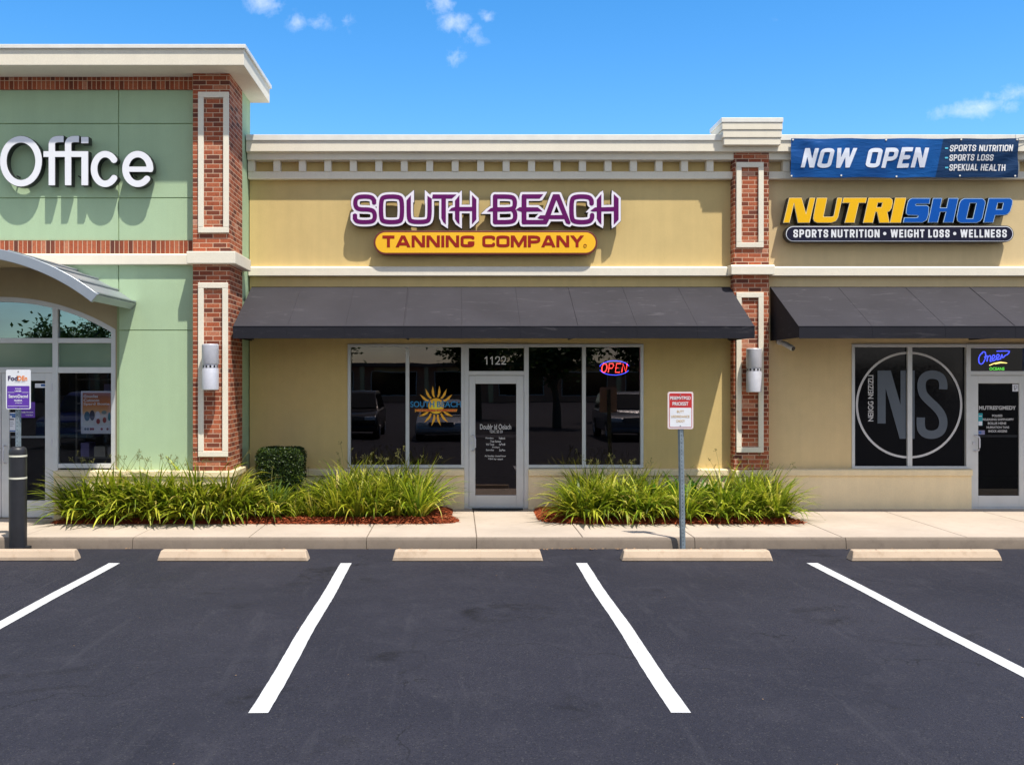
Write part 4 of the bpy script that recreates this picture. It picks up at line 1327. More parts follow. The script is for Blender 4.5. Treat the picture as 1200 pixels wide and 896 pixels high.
prim.append(sd_stroke(arcp(368, 502, 39, 52, -38, -322), hwo, GX, GY)); prim.append(sd_stroke(arcp(482, 502, 43, 52, 0, -318), hwo, GX, GY)); prim.append(rect(442, 533, 494, 512))
offi = np.minimum.reduce(prim)
tm = lambda x, y: (px(x, zf_), pz(y, zf_))
loops_mesh(contour(offi, .55, gx0, gy0, st), 'letter_back', [M['black'], M['black']], S1, zf_ + .012, .12, tm)
loops_mesh(contour(offi, 0.0, gx0, gy0, st), 'lettering', [M['white'], M['black']], S1, zf_, .05, tm)
mb = MB()
for x in (20, 60, 92, 130, 158):
    mb.tube([(px(x, 14.7), zf_ + .1, (yt_ + yb_) / 2 - .2), (px(x, 14.7), G, (yt_ + yb_) / 2 - .2)], .012, 6)
mb.build('mount', M['darkmetal'], S1)

# purple lettering sign
s1, s2 = 7.273, 6.857
def A1(p): return (405 + p[0] / s1, 218 + p[1] / s1)
def A2(p): return (560 + p[0] / s2, 218 + p[1] / s2)
gx0, gy0, st = 405.0, 217.0, .34
GX, GY = np.meshgrid(np.arange(gx0, 734, st), np.arange(gy0, 276, st))
prim, rim = [], []
def ST(A, path, hw, closed=False, sc=s1): prim.append(sd_stroke([A(p) for p in chaikin(path, closed)], hw / sc, GX, GY, closed))
def PL_(A, poly): prim.append(sd_poly([A(p) for p in poly], GX, GY))
def RM(A, poly): rim.append(sd_poly([A(p) for p in poly], GX, GY))
ST(A1, [(243, 142), (243, 118), (215, 90), (110, 90), (83, 117), (83, 172), (110, 200), (220, 200), (249, 228), (249, 282), (222, 307), (105, 307), (80, 284), (80, 252)], 18.5)
PL_(A1, [(225, 115), (262, 115), (262, 152), (225, 152)]); PL_(A1, [(61, 240), (99, 240), (99, 285), (61, 285)])
ST(A1, [(330, 90), (452, 90), (481, 118), (481, 280), (452, 307), (330, 307), (302, 280), (302, 118)], 19, True)
ST(A1, [(538, 140), (538, 280), (565, 306), (688, 306), (716, 280), (716, 140)], 19)
PL_(A1, [(519, 122), (557, 78), (557, 150), (519, 150)]); PL_(A1, [(697, 82), (735, 108), (735, 150), (697, 150)])
PL_(A1, [(742, 72), (947, 72), (905, 108), (737, 108)]); PL_(A1, [(816, 100), (855, 100), (855, 328), (832, 306), (816, 272)])
PL_(A1, [(932, 125), (971, 76), (971, 328), (950, 310), (932, 280)]); PL_(A1, [(878, 213), (903, 186), (935, 178), (1085, 178), (1085, 214)]); PL_(A1, [(1077, 76), (1115, 115), (1115, 285), (1077, 328)])
PL_(A2, [(72, 206), (100, 180), (130, 170), (130, 206)])
ST(A2, [(139, 85), (139, 290)], 19, sc=s2); ST(A2, [(139, 85), (272, 85), (297, 108), (297, 162), (278, 188), (139, 188)], 18, sc=s2); ST(A2, [(278, 188), (300, 212), (300, 264), (275, 290), (139, 290)], 18, sc=s2)
ST(A2, [(371, 86), (371, 289)], 20, sc=s2); PL_(A2, [(356, 66), (527, 66), (497, 102), (356, 102)]); PL_(A2, [(303, 192), (335, 170), (482, 171), (522, 205), (350, 208)]); PL_(A2, [(356, 272), (525, 272), (545, 308), (356, 308)])
PL_(A2, [(603, 66), (648, 66), (566, 285), (552, 308), (512, 308)]); PL_(A2, [(612, 66), (655, 66), (746, 296), (735, 310), (708, 300)]); PL_(A2, [(478, 258), (500, 235), (700, 232), (712, 266), (500, 266)])
ST(A2, [(914, 140), (914, 112), (888, 85), (780, 85), (752, 112), (752, 264), (780, 290), (890, 290), (918, 262), (918, 234)], 18.5, sc=s2)
PL_(A2, [(955, 110), (993, 63), (993, 312), (972, 292), (955, 262)]); PL_(A2, [(903, 200), (940, 172), (1100, 168), (1100, 203), (920, 206)]); PL_(A2, [(1092, 65), (1131, 100), (1131, 270), (1092, 312)])
for pg in ([(510, 95), (583, 33), (583, 140), (510, 140)], [(675, 33), (735, 88), (735, 150), (675, 150)], [(915, 110), (991, 36), (991, 150), (915, 150)], [(1059, 36), (1135, 105), (1135, 150), (1059, 150)],
           [(798, 260), (872, 260), (872, 363), (815, 325)], [(915, 265), (991, 265), (991, 363), (935, 325)], [(1059, 265), (1135, 265), (1135, 298), (1059, 364)]): RM(A1, pg)
for pg in ([(25, 224), (70, 180), (110, 160), (120, 224)], [(500, 47), (558, 47), (516, 116), (480, 116)], [(935, 105), (1006, 33), (1006, 140), (935, 140)], [(1077, 33), (1148, 95), (1148, 140), (1077, 140)],
           [(940, 265), (1006, 265), (1006, 340), (955, 310)], [(1077, 265), (1148, 265), (1148, 282), (1077, 342)], [(866, 212), (910, 165), (945, 160), (945, 212)]): RM(A2, pg)
core = np.minimum.reduce(prim)
rimf = np.minimum(core - 2.55, np.minimum.reduce(rim))
YS = 15.80
tm = lambda x, y: (px(x, YS), pz(y, YS))
S2 = thing('shop_sign', 'purple and white raised letters above an orange rounded panel over the middle awning', 'sign', (px(569, YS), W, pz(300, YS)))
LB = loops_mesh(contour(rimf, 0.45, gx0, gy0, st), 'letter_back', [M['black'], M['black']], S2, YS + .012, .12, tm)
LR = loops_mesh(contour(rimf, 0.0, gx0, gy0, st), 'letter_rim', [M['lilac'], M['black']], S2, YS, .06, tm)
loops_mesh(contour(core, -.02, gx0, gy0, st), 'lettering', [M['purple'], M['purple']], S2, YS - .003, .02, tm)


def pill(x0, x1, y0, y1, Y):
    r = (y1 - y0) / 2; cy = (y0 + y1) / 2
    pts = []
    for i in range(25):
        a = math.pi / 2 + math.pi * i / 24; pts.append((x0 + r + r * math.cos(a), cy + r * math.sin(a)))
    for i in range(25):
        a = -math.pi / 2 + math.pi * i / 24; pts.append((x1 - r + r * math.cos(a), cy + r * math.sin(a)))
    return [(px(x, Y), pz(y, Y)) for x, y in pts]


mb = MB(); mb.prism(pill(438, 700, 270.3, 298.3, YS), 'y', YS, YS + .13); P0 = mb.build('sign_panel', M['maroon'], S2, bevel=.006)
mb = MB(); mb.prism(pill(440, 698, 272.3, 296.2, YS), 'y', YS - .003, YS + .05); mb.build('panel_face', M['orange'], P0)
grotesk('TANNING', 'panel_lettering', M['redtext'], P0, px(448.2, YS), px(556, YS), pz(289.8, YS), pz(276, YS), YS - .006, h=.128, gap=.12)
grotesk('COMPANY', 'panel_lettering', M['redtext'], P0, px(565.2, YS), px(684, YS), pz(289.8, YS), pz(276, YS), YS - .006, h=.128, gap=.10)
mb = MB(); mb.tube([(px(685.6 + 1.7 * math.cos(a), YS), YS - .006, pz(288 + 1.7 * math.sin(a), YS)) for a in [2 * math.pi * i / 16 for i in range(16)]], .004, 6, closed=True); mb.build('trademark_ring', M['redtext'], P0)
mb = MB()
for x in (450, 520, 570, 620, 690): mb.box(px(x, W) - .02, px(x, W) + .02, YS + .1, W - .001, pz(285, W) - .02, pz(285, W) + .02)
for x in (425, 470, 520, 590, 650, 710): mb.box(px(x, W) - .015, px(x, W) + .015, YS + .1, W - .001, pz(250, W) - .015, pz(250, W) + .015)
mb.build('mount', M['darkmetal'], S2)

# yellow and blue sign
n1, n2 = 8.108, 8.276
def D1(p): return (912 + p[0] / n1, 224 + p[1] / n1)
def D2(p): return (1050 + p[0] / n2, 224 + p[1] / n2)
gx0, gy0, st = 912.0, 228.0, .28
GX, GY = np.meshgrid(np.arange(gx0, 1192, st), np.arange(gy0, 266, st))
def sdp(A, poly, hole=None):
    d = sd_poly([A(p) for p in poly], GX, GY)
    if hole: d = np.maximum(d, -sd_poly([A(p) for p in hole], GX, GY))
    return d
yel = np.minimum.reduce([
    sdp(D1, [(105, 65), (222, 65), (264, 218), (300, 65), (350, 65), (296, 300), (188, 300), (150, 112), (105, 300), (50, 300)]),
    sdp(D1, [(368, 65), (465, 65), (428, 245), (508, 245), (528, 238), (562, 65), (608, 65), (567, 250), (545, 285), (505, 300), (370, 300), (342, 287), (334, 262), (338, 225)]),
    sdp(D1, [(622, 65), (840, 65), (830, 112), (765, 112), (722, 300), (632, 300), (680, 112), (612, 112)]),
    sdp(D1, [(860, 65), (1060, 65), (1084, 82), (1086, 112), (1075, 162), (1056, 190), (1035, 200), (1055, 300), (962, 300), (940, 198), (922, 198), (898, 300), (808, 300)], [(945, 110), (992, 110), (981, 155), (934, 155)]),
    sdp(lambda p: p, [(1049.2, 232), (1061.8, 232), (1055.4, 261), (1043.2, 261)])])
blu = np.minimum.reduce([
    sdp(D2, [(155, 70), (330, 70), (322, 122), (200, 122), (187, 130), (192, 140), (298, 140), (318, 155), (312, 230), (295, 280), (255, 303), (70, 303), (80, 258), (200, 258), (215, 248), (212, 235), (118, 232), (97, 215), (102, 160), (117, 100), (133, 80)]),
    sdp(D2, [(360, 70), (445, 70), (425, 163), (490, 163), (510, 70), (603, 70), (553, 303), (458, 303), (485, 200), (428, 200), (402, 303), (310, 303)]),
    sdp(D2, [(660, 72), (835, 72), (862, 95), (864, 120), (835, 260), (815, 290), (780, 306), (625, 306), (597, 290), (590, 250), (615, 120), (630, 90)], [(715, 115), (780, 115), (745, 268), (680, 268)]),
    sdp(D2, [(900, 70), (1105, 70), (1128, 90), (1125, 130), (1105, 195), (1080, 222), (1050, 232), (960, 232), (940, 303), (848, 303)], [(985, 112), (1042, 112), (1028, 178), (968, 178)])])
S3 = thing('shop_sign', 'yellow and blue slanted raised letters above a dark rounded panel on the right wall', 'sign', (px(1053, YS), W, pz(284, YS)))
tm = lambda x, y: (px(x, YS), pz(y, YS))
loops_mesh(contour(np.minimum(yel, blu), 0.85, gx0, gy0, st), 'letter_back', [M['black'], M['black']], S3, YS + .006, .13, tm)
loops_mesh(contour(yel, 0.25, gx0, gy0, st), 'letter_rim', [M['yellowrim'], M['black']], S3, YS, .04, tm)
loops_mesh(contour(yel, -.28, gx0, gy0, st), 'lettering', [M['yellow'], M['yellow']], S3, YS - .003, .02, tm)
loops_mesh(contour(blu, 0.25, gx0, gy0, st), 'letter_rim', [M['bluerim'], M['black']], S3, YS - .0045, .04, tm)
loops_mesh(contour(blu, -.28, gx0, gy0, st), 'lettering', [M['blue'], M['blue']], S3, YS - .0075, .02, tm)
mb = MB(); mb.prism(pill(920, 1188, 264.3, 283.6, YS), 'y', YS, YS + .13); P1 = mb.build('sign_panel', M['black'], S3, bevel=.004)
mb = MB(); mb.prism(pill(921, 1187, 265.2, 282.8, YS), 'y', YS - .003, YS + .05); mb.build('panel_edge', M['white'], P1)
mb = MB(); mb.prism(pill(921.8, 1186.2, 266.0, 282.0, YS), 'y', YS - .006, YS + .04); mb.build('panel_face', M['navy'], P1)
for s, a, b in (('SPORTS', 929.5, 970.3), ('NUTRITION', 973.8, 1030.5), ('WEIGHT', 1043.5, 1083), ('LOSS', 1087.5, 1112.5), ('WELLNESS', 1125.2, 1179.5)):
    grotesk(s, 'panel_lettering', M['lettwhite'], P1, px(a, YS), px(b, YS), pz(278.4, YS), pz(269.0, YS), YS - .009, h=.10, gap=.17)
for x in (1036.8, 1118.8): disc(P1, x, 273.7, 1.9, 1.9, YS - .009, M['lettwhite'], 'bullet')
mb = MB()
for x in (935, 990, 1050, 1110, 1170): mb.box(px(x, W) - .02, px(x, W) + .02, YS + .1, W - .001, pz(274, W) - .02, pz(274, W) + .02); mb.box(px(x, W) - .015, px(x, W) + .015, YS + .1, W - .001, pz(252, W) - .015, pz(252, W) + .015)
mb.build('mount', M['darkmetal'], S3)

# banner
YB = 15.69
BN = thing('vinyl_banner', 'blue vinyl banner reading NOW OPEN tied to the cornice on the right', 'banner', (px(1060, YB), YB, pz(208, YB)))
bx0, bx1, bz0, bz1 = px(927, YB), px(1193, YB), pz(208.5, YB), pz(162.3, YB)
def bdisp(x, z):
    u, v = (x - bx0) / (bx1 - bx0), (z - bz0) / (bz1 - bz0)
    a = .010 * math.sin(5.5 * math.pi * u + 2.2 * v) * math.sin(math.pi * v) + .006 * math.sin(17 * u - 5 * v)
    a += .010 * math.exp(-((u - v * .08) / .05) ** 2) * math.sin(30 * (u + v * .3)) + .010 * math.exp(-((u - 1 + (1 - v) * .06) / .06) ** 2) * math.sin(26 * (u - v * .4))
    zz = -.010 * (math.sin(math.pi * u * 4)) ** 2 * v + .010 * (1 - v) * (math.sin(math.pi * u * 4 + .6)) ** 2
    return a, zz
def bxf(off):
    def f(p):
        a, zz = bdisp(p[0], p[2]); v = (p[2] - bz0) / (bz1 - bz0); back = .04 * max(0, 1 - v / .66)
        return (p[0] * (1 + back / YB) - .012 * (1 - v), YB + a - .012 - off + back, CH + (p[2] - CH) * (1 + back / YB) + zz)
    return f
mbm = NT('blue banner vinyl'); pb = mbm.coords()
sxx = mbm.node('ShaderNodeSeparateXYZ'); mbm.link(pb, sxx.inputs[0])
edge = mbm.math('ADD', sxx.outputs[0], mbm.math('MULTIPLY', sxx.outputs[2], -.19))
e0 = px(1098, YB) - .19 * bz0 - .03
nn = mbm.noise(pb, 1.4, 3)
left_ = mbm.mix(mbm.ramp(nn, [(0.35, 0.0), (0.65, 1.0)]), (0.002, 0.060, 0.24), (0.003, 0.095, 0.34))
st_ = mbm.ramp(mbm.math('MULTIPLY', mbm.math('SUBTRACT', edge, e0), 60.0), [(0.0, 0.0), (1.0, 1.0)])
mbm.color(mbm.mix(st_, left_, (0.006, 0.036, 0.11))); mbm.set(.42, spec=.25)
mwv = mbm.node('ShaderNodeMapping'); mwv.inputs['Rotation'].default_value = (0, .7, 0); mwv.inputs['Scale'].default_value = (1, 1, 4); mbm.link(pb, mwv.inputs['Vector'])
mbm.bump(mbm.noise(mwv.outputs['Vector'], 3.2, 4, .55, 1.0), .35, .03)
mb = MB(); nx, nz2 = 150, 28; vs = []
fz = bxf(0)
for j in range(nz2 + 1):
    for i in range(nx + 1):
        vs.append(fz((bx0 + (bx1 - bx0) * i / nx, 0, bz0 + (bz1 - bz0) * j / nz2)))
mb.add(vs, [(j * (nx + 1) + i, j * (nx + 1) + i + 1, (j + 1) * (nx + 1) + i + 1, (j + 1) * (nx + 1) + i) for j in range(nz2) for i in range(nx)])
mb.build('banner_sheet', mbm.mat, BN, smooth=60, fixn=False)
def btext(s, a, b, c, d, mt, bold, shear, name='lettering'):
    if name == 'bullet':
        o = text(s, name, mt, BN, px(a, YB), px(b, YB), pz(d, YB), pz(c, YB), 0, bold=bold, shear=shear)
    else: o = grotesk(s, name, mt, BN, px(a, YB), px(b, YB), pz(d, YB), pz(c, YB), 0, h=bold, shear=shear)
    me = o.data; base = world_origin(BN)
    bm = bmesh.new(); bm.from_mesh(me)
    bmesh.ops.triangulate(bm, faces=bm.faces)
    for _ in range(3):
        es = [e for e in bm.edges if e.calc_length() > .09]
        if not es: break
        bmesh.ops.subdivide_edges(bm, edges=es, cuts=1)
        bmesh.ops.triangulate(bm, faces=bm.faces)
    fx = bxf(.006)
    for v in bm.verts:
        p = v.co + base; v.co = Vector(fx((p.x, 0, p.z))) - base
    bm.to_mesh(me); bm.free()
    return o
M['bannertext'] = plain('pale banner lettering', (0.78, 0.82, 0.92), .5, 0, .02, 2, 0, .15)
M['bannercyan'] = plain('cyan bullet', (0.10, 0.55, 0.75), .4)
btext('NOW', 938.5, 1004.5, 173.8, 197, M['bannertext'], .102, .22); btext('OPEN', 1013.5, 1088.5, 173.2, 197, M['bannertext'], .102, .22)
btext('SPORTS NUTRITION', 1112.8, 1186.5, 170, 177.6, M['lettwhite'], .085, .10); btext('SPORTS LOSS', 1112.3, 1164, 181.2, 188.8, M['lettwhite'], .085, .10); btext('SPEKUAL HEALTH', 1112, 1178.5, 192.8, 200.6, M['lettwhite'], .085, .10)
for yy in (173.6, 185, 196.8): btext('-', 1107.4, 1111, yy - .9, yy + .9, M['bannercyan'], .05, 0, 'bullet')
for (xx, yy) in ((929, 164), (1038, 163.6), (1126, 163.6), (1191, 164), (928, 206.6), (1051, 207), (1125, 206.4), (1189.5, 206.6), (986, 206)):
    p = bxf(.006)((px(xx, YB), 0, pz(yy, YB)))
    mb = MB(); mb.tube([(p[0], p[1] + .004, p[2]), (p[0], p[1] - .005, p[2])], .014, 12); mb.build('grommet', M['flash'], BN, smooth=40)
mb = MB(); mb.tube([bxf(0)((bx1, 0, bz1)), (bx1 + .3, 15.70, bz1 + .05)], .004, 5); mb.build('tie_cord', M['black'], BN)

# neon OPEN sign hung inside the middle shop
NY = 16.09
def neon(name, label, x0, x1, y0, y1, parts, housing):
    o = thing(name, label, 'neon sign', ((px(x0, NY) + px(x1, NY)) / 2, NY, pz(y1, NY)))
    for nm, mat, paths, r, closed in parts:
        m = MB()
        for pth in paths: m.tube([(px(a, NY), NY, pz(b, NY)) for a, b in pth], r, 8, closed=closed)
        m.build(nm, mat, o, smooth=60)
    m = MB()
    for a, b, c, d in housing: m.box(px(a, NY), px(b, NY), NY + .03, NY + .06, pz(d, NY), pz(c, NY))
    m.build('housing', M['black'], o)
    return o
NR = emit('red neon tube', (1.0, 0.06, 0.05), 7.0); NB = emit('blue neon tube', (0.06, 0.09, 1.0), 4.5); NY_ = emit('yellow neon tube', (1.0, 0.75, 0.2), 5.0); NG = emit('green neon tube', (0.12, 0.75, 0.06), 3.6)
sh = lambda pts: [(x - (y - 431) * .14, y) for x, y in pts]
ell = lambda cx, cy, rx, ry, a0=0, a1=360, n=40: [(cx + rx * math.cos(math.radians(a0 + (a1 - a0) * i / n)), cy + ry * math.sin(math.radians(a0 + (a1 - a0) * i / n))) for i in range(n + 1)]
neon('neon_sign', 'glowing red OPEN neon sign with a blue oval inside the middle shop window', 702, 738, 422, 440,
     [('lettering', NR, [sh(ell(708.2, 431, 2.9, 5, -90, 262, 20)), sh([(713.5, 436.2), (713.5, 426), (717.5, 426), (718.8, 428.6), (717.5, 431.2), (713.7, 431.3)]), sh([(727, 426), (721.8, 426), (721.8, 431), (726, 431), (721.8, 431.1), (721.8, 436), (727, 436)]), sh([(729.3, 436.2), (729.3, 426), (734.2, 436), (734.2, 425.8)])], .0080, False),
      ('oval', NB, [ell(720, 431, 17.6, 8.3, 20, 165, 30), ell(720, 431, 17.6, 8.3, 190, 345, 30)], .0062, False)], [(705, 734, 430.4, 431.6)])
scr = [[(1151.5, 413.5), (1148.8, 415.5), (1147, 420), (1147.6, 425), (1150.2, 426.4), (1153, 423.5), (1155, 418), (1154.6, 413), (1152.2, 412.2), (1149.8, 414.5)],
       [(1153.5, 418.5), (1157, 417), (1156.6, 423.5), (1157.6, 418.6), (1160, 416.6), (1161, 418), (1160.4, 423), (1162, 423)],
       [(1162, 421), (1165.6, 418.8), (1165.4, 416.2), (1163.6, 416.4), (1162.6, 419.8), (1163.8, 422.6), (1167, 421)],
       [(1167, 420.4), (1170.6, 418.0), (1170.4, 415.4), (1168.6, 415.6), (1167.8, 419), (1169, 421.4), (1172, 420)],
       [(1172.4, 421), (1174, 415.2), (1175, 419), (1178, 416.4), (1180.5, 415.2), (1182.5, 412.8), (1181.4, 411.2), (1168, 411.4)]]
SE = neon('neon_sign', 'blue script neon sign with yellow swoosh and green word above the right door', 1146, 1184, 411, 435,
          [('script', NB, [[tuple(q) for q in smoothpath(c_, 5)] for c_ in scr], .0085, False), ('swoosh', NY_, [[(1159.5, 428), (1165, 425.6), (1172, 424.2), (1180, 425.2), (1173, 424.9), (1166, 426.2)]], .007, False)], [(1150, 1180, 420.4, 421.4)])
text('OCEANS', 'lettering', NG, SE, px(1159.5, NY), px(1177, NY), pz(433.8, NY), pz(430.2, NY), NY, bold=.02)


# ================================================================== WALL LAMPS AND CAMERA
def wall_lamp(x, yc, z0, z1, label):
    o = thing('wall_lamp', label, 'wall lamp', (x, yc, z0), 'cylinder wall lamps on the brick pillars')
    r = .122; h = z1 - z0; zr = z0 + h * .50
    mb = MB(); mb.lathe([(r * .9, z0), (r, z0 + .012), (r, zr - .03), (r * .985, zr - .026)], x, yc, 36); mb.build('lower_shade', M['lampmetal'], o, smooth=40)
    mb = MB(); mb.lathe([(r * .985, zr + .046), (r, zr + .05), (r, z1 - .012), (r * .9, z1)], x, yc, 36); mb.build('upper_shade', M['lampmetal'], o, smooth=40)
    mb = MB(); mb.lathe([(r * .93, zr - .03), (r * .93, zr + .05)], x, yc, 36)
    mb.build('ring', M['lampmetal'], o, smooth=40)
    mb = MB()
    for k in range(12):
        a = 2 * math.pi * (k + .5) / 12
        c_, s_ = math.cos(a) * r * .94, math.sin(a) * r * .94
        tx, ty = -math.sin(a) * .014, math.cos(a) * .014
        v = [(x + c_ - tx, yc + s_ - ty, zr - .008), (x + c_ + tx, yc + s_ + ty, zr - .008), (x + c_ + tx, yc + s_ + ty, zr + .028), (x + c_ - tx, yc + s_ - ty, zr + .028)]
        mb.add(v, [(0, 1, 2, 3)])
    mb.build('slots', M['darkmetal'], o)
    mb = MB(); mb.box(x - .06, x + .06, yc + .06, yc + .158, z0 + h * .3, z0 + h * .7); mb.build('back_plate', M['lampmetal'], o, bevel=.005)
    return o
wall_lamp(px(246, 14.42), 14.44, pz(457, 14.40), pz(403, 14.40), 'silver cylinder wall lamp on the tall brick pillar beside the green wall')
wall_lamp(px(884, 15.62), 15.64, pz(459.5, 15.6), pz(408, 15.6), 'silver cylinder wall lamp on the brick pillar between the two awnings')
SC = thing('security_camera', 'small white bullet security camera under the right awning near the brick pillar', 'security camera', (px(917, W), 15.98, pz(402, W)))
a = Vector((px(917, 15.9), 15.93, pz(401, 15.9))); b = Vector((px(928, 15.8), 15.74, pz(408.5, 15.8)))
mb = MB(); mb.tube([a, a.lerp(b, .15), a.lerp(b, .9), b], [.034, .045, .045, .040], 16); mb.build('body', M['signwhite'], SC, smooth=40)
mb = MB(); dd = (b - a).normalized(); mb.tube([b - dd * .005, b + dd * .012], .036, 16); mb.build('lens', M['black'], SC, smooth=40)
mb = MB(); mb.tube([Vector((a.x - .02, 15.998, a.z + .01)), Vector((a.x - .02, 15.97, a.z + .01))], .05, 16); mb.tube([(a.x - .02, 15.98, a.z + .01), (a.x - .005, 15.94, a.z + .03), a.lerp(b, .3)], .012, 8); mb.build('bracket', M['signwhite'], SC, smooth=40)

# ================================================================== BOLLARD AND POST SIGNS
bx, by = px(21, 12.92), 12.92
BO = thing('bollard', 'black bollard with two white bands standing at the kerb on the left', 'bollard', (bx, by, 0))
r = .112; zt_ = pz(523, 12.9)
mb = MB(); mb.lathe([(r, 0), (r, zt_ - .08), (r * .98, zt_ - .045), (r * .88, zt_ - .018), (r * .62, zt_ - .003), (r * .3, zt_)], bx, by, 36); mb.build('sleeve', M['blackplastic'], BO, smooth=50)
for yy in (534.5, 560.5):
    zz = pz(yy, 12.82); mb = MB(); mb.lathe([(r + .0015, zz - .012), (r + .0025, zz), (r + .0015, zz + .012)], bx, by, 36); mb.build('band', plain('pale reflective band', (0.70, 0.68, 0.56), .4), BO, smooth=50)
mb = MB(); mb.box(bx + r * .7, bx + r + .05, by - .03, by + .05, 0, .07); mb.build('foot_bracket', M['darkmetal'], BO, bevel=.005)


def rounded(x0, x1, z0, z1, r, n=6):
    pts = []
    for cx, cz, a0 in ((x1 - r, z0 + r, -90), (x1 - r, z1 - r, 0), (x0 + r, z1 - r, 90), (x0 + r, z0 + r, 180)):
        for i in range(n + 1):
            a = math.radians(a0 + 90 * i / n); pts.append((cx + r * math.cos(a), cz + r * math.sin(a)))
    return pts


def upost(parent, x0, x1, y, z0, z1):
    """perforated U-channel steel post from (x0,z0) to (x1,z1)"""
    m = MB(); h = .026
    prof = [(-h - .012, .012), (-h, .012), (-h * .7, -.016), (h * .7, -.016), (h, .012), (h + .012, .012), (h + .012, .008), (h + .002, .008), (h * .72, -.021), (-h * .72, -.021), (-h - .002, .008), (-h - .012, .008)]
    n = len(prof)
    vs = [(x0 + p[0], y + p[1], z0) for p in prof] + [(x1 + p[0], y + p[1], z1) for p in prof]
    m.add(vs, [list(range(n))[::-1], list(range(n, 2 * n))] + [(i, (i + 1) % n, n + (i + 1) % n, n + i) for i in range(n)])
    p = m.build('post', M['steel'], parent)
    m = MB(); z = z0 + .1
    while z < z1 - .02:
        t_ = (z - z0) / (z1 - z0); xc = x0 + (x1 - x0) * t_
        m.add([(xc + .006 * math.cos(a), y - .0225, z + .006 * math.sin(a)) for a in [2 * math.pi * i / 10 for i in range(10)]], [list(range(10))]); z += .05
    m.build('post_holes', M['darkmetal'], p)
    return p


# purple and white sign on the bollard
yS = 12.86
S4 = thing('parking_sign', 'white and purple parking sign on a steel post rising from the black bollard', 'sign', (bx, by, zt_ - .1))
upost(S4, bx, bx, by, zt_ - .08, pz(440, yS))
def P2(x0, x1, y0, y1, r=0): return rounded(px(x0, yS), px(x1, yS), pz(y1, yS), pz(y0, yS), r)
mb = MB(); mb.prism(P2(7.0, 36.0, 433, 479.2, .02), 'y', yS, yS + .004); SP4 = mb.build('sign_panel', M['signwhite'], S4)
mb = MB(); mb.sheet(P2(8.2, 34.6, 452, 478.2, .014), yS - .0015); mb.build('purple_field', M['violet'], SP4)
for s, a, b, c, d, mt, bo in (('Fod', 9.4, 20.7, 440.2, 446, M['navyink'], .03), ('DEn', 20.8, 32, 440.2, 446, M['orangeink'], .03), ('', 0, 1, 0, 1, None, 0)):
    if s: text(s, 'lettering', mt, SP4, px(a, yS), px(b, yS), pz(d, yS), pz(c, yS), yS - .003, bold=bo)
for s, a, b, c, d, bo in (('CUSTOMER PARKING', 17, 30, 447, 447.9, .01),): text(s, 'lettering', M['inkgrey'], SP4, px(a, yS), px(b, yS), pz(d, yS), pz(c, yS), yS - .003, bold=bo)
for s, a, b, c, d, bo in (('FOUR', 18, 25, 454.6, 456, .02), ('USHER', 17.4, 25.4, 457.2, 459, .03), ('SasvoDacnd', 10.2, 32.8, 462, 466, .02), ('NUSDA', 16.8, 26.2, 468, 470.2, .03), ('of Service', 18, 25.8, 471, 472.6, .01)):
    text(s, 'lettering', M['lettwhite'], SP4, px(a, yS), px(b, yS), pz(d, yS), pz(c, yS), yS - .003, bold=bo)
mb = MB()
for (a, b, c, d) in ((9, 17, 459.4, 459.8), (26, 33.5, 459.4, 459.8), (9, 33.5, 475.4, 475.8)): mb.sheet([(px(a, yS), pz(d, yS)), (px(b, yS), pz(d, yS)), (px(b, yS), pz(c, yS)), (px(a, yS), pz(c, yS))], yS - .003)
mb.build('rule_line', M['lettwhite'], SP4)
for yy in (435.4, 477): disc(SP4, 21.3, yy, .7, .7, yS - .0035, M['darkmetal'], 'bolt')

# red and white sign on its own post
yS = 12.95
S5 = thing('parking_sign', 'red and white parking sign on a leaning steel post before the right planting bed', 'sign', (px(800, 12.98), 12.98, 0))
upost(S5, px(800.3, 12.98), px(797.2, 12.98), 12.98, -.02, pz(462, 12.98))
mb = MB(); mb.prism(P2(782.3, 812.6, 458.8, 502.6, .028), 'y', yS, yS + .004); SP5 = mb.build('sign_panel', M['signpink'], S5)
mb = MB(); mb.sheet(P2(783.3, 811.6, 459.8, 501.6, .022), yS - .001); mb.build('edge_line', M['signwhite'], SP5)
mb = MB(); mb.sheet(P2(784.2, 810.8, 460.6, 500.8, .018), yS - .002); mb.build('border', M['signred'], SP5)
mb = MB(); mb.sheet(P2(784.9, 810.1, 477.6, 500.1, .012), yS - .003); mb.build('white_field', M['signwhite'], SP5)
for s, a, b, c, d, mt in (('PESEMVTPGD', 785.4, 809.2, 464.2, 468.2, M['lettwhite']), ('PRIOISST', 788, 806.6, 470.8, 475, M['lettwhite']), ('BUTT', 793.2, 801.4, 480.6, 483.4, M['tanink']), ('LIRDSSDANCE', 786.4, 808, 486.4, 489.2, M['tanink']), ('CNOOY', 792.4, 802.6, 491.6, 494.6, M['tanink'])):
    text(s, 'lettering', mt, SP5, px(a, yS), px(b, yS), pz(d, yS), pz(c, yS), yS - .005, bold=.02)
for yy in (462.4, 498.8): disc(SP5, 797.3, yy, .7, .7, yS - .0055, M['steel'], 'bolt')

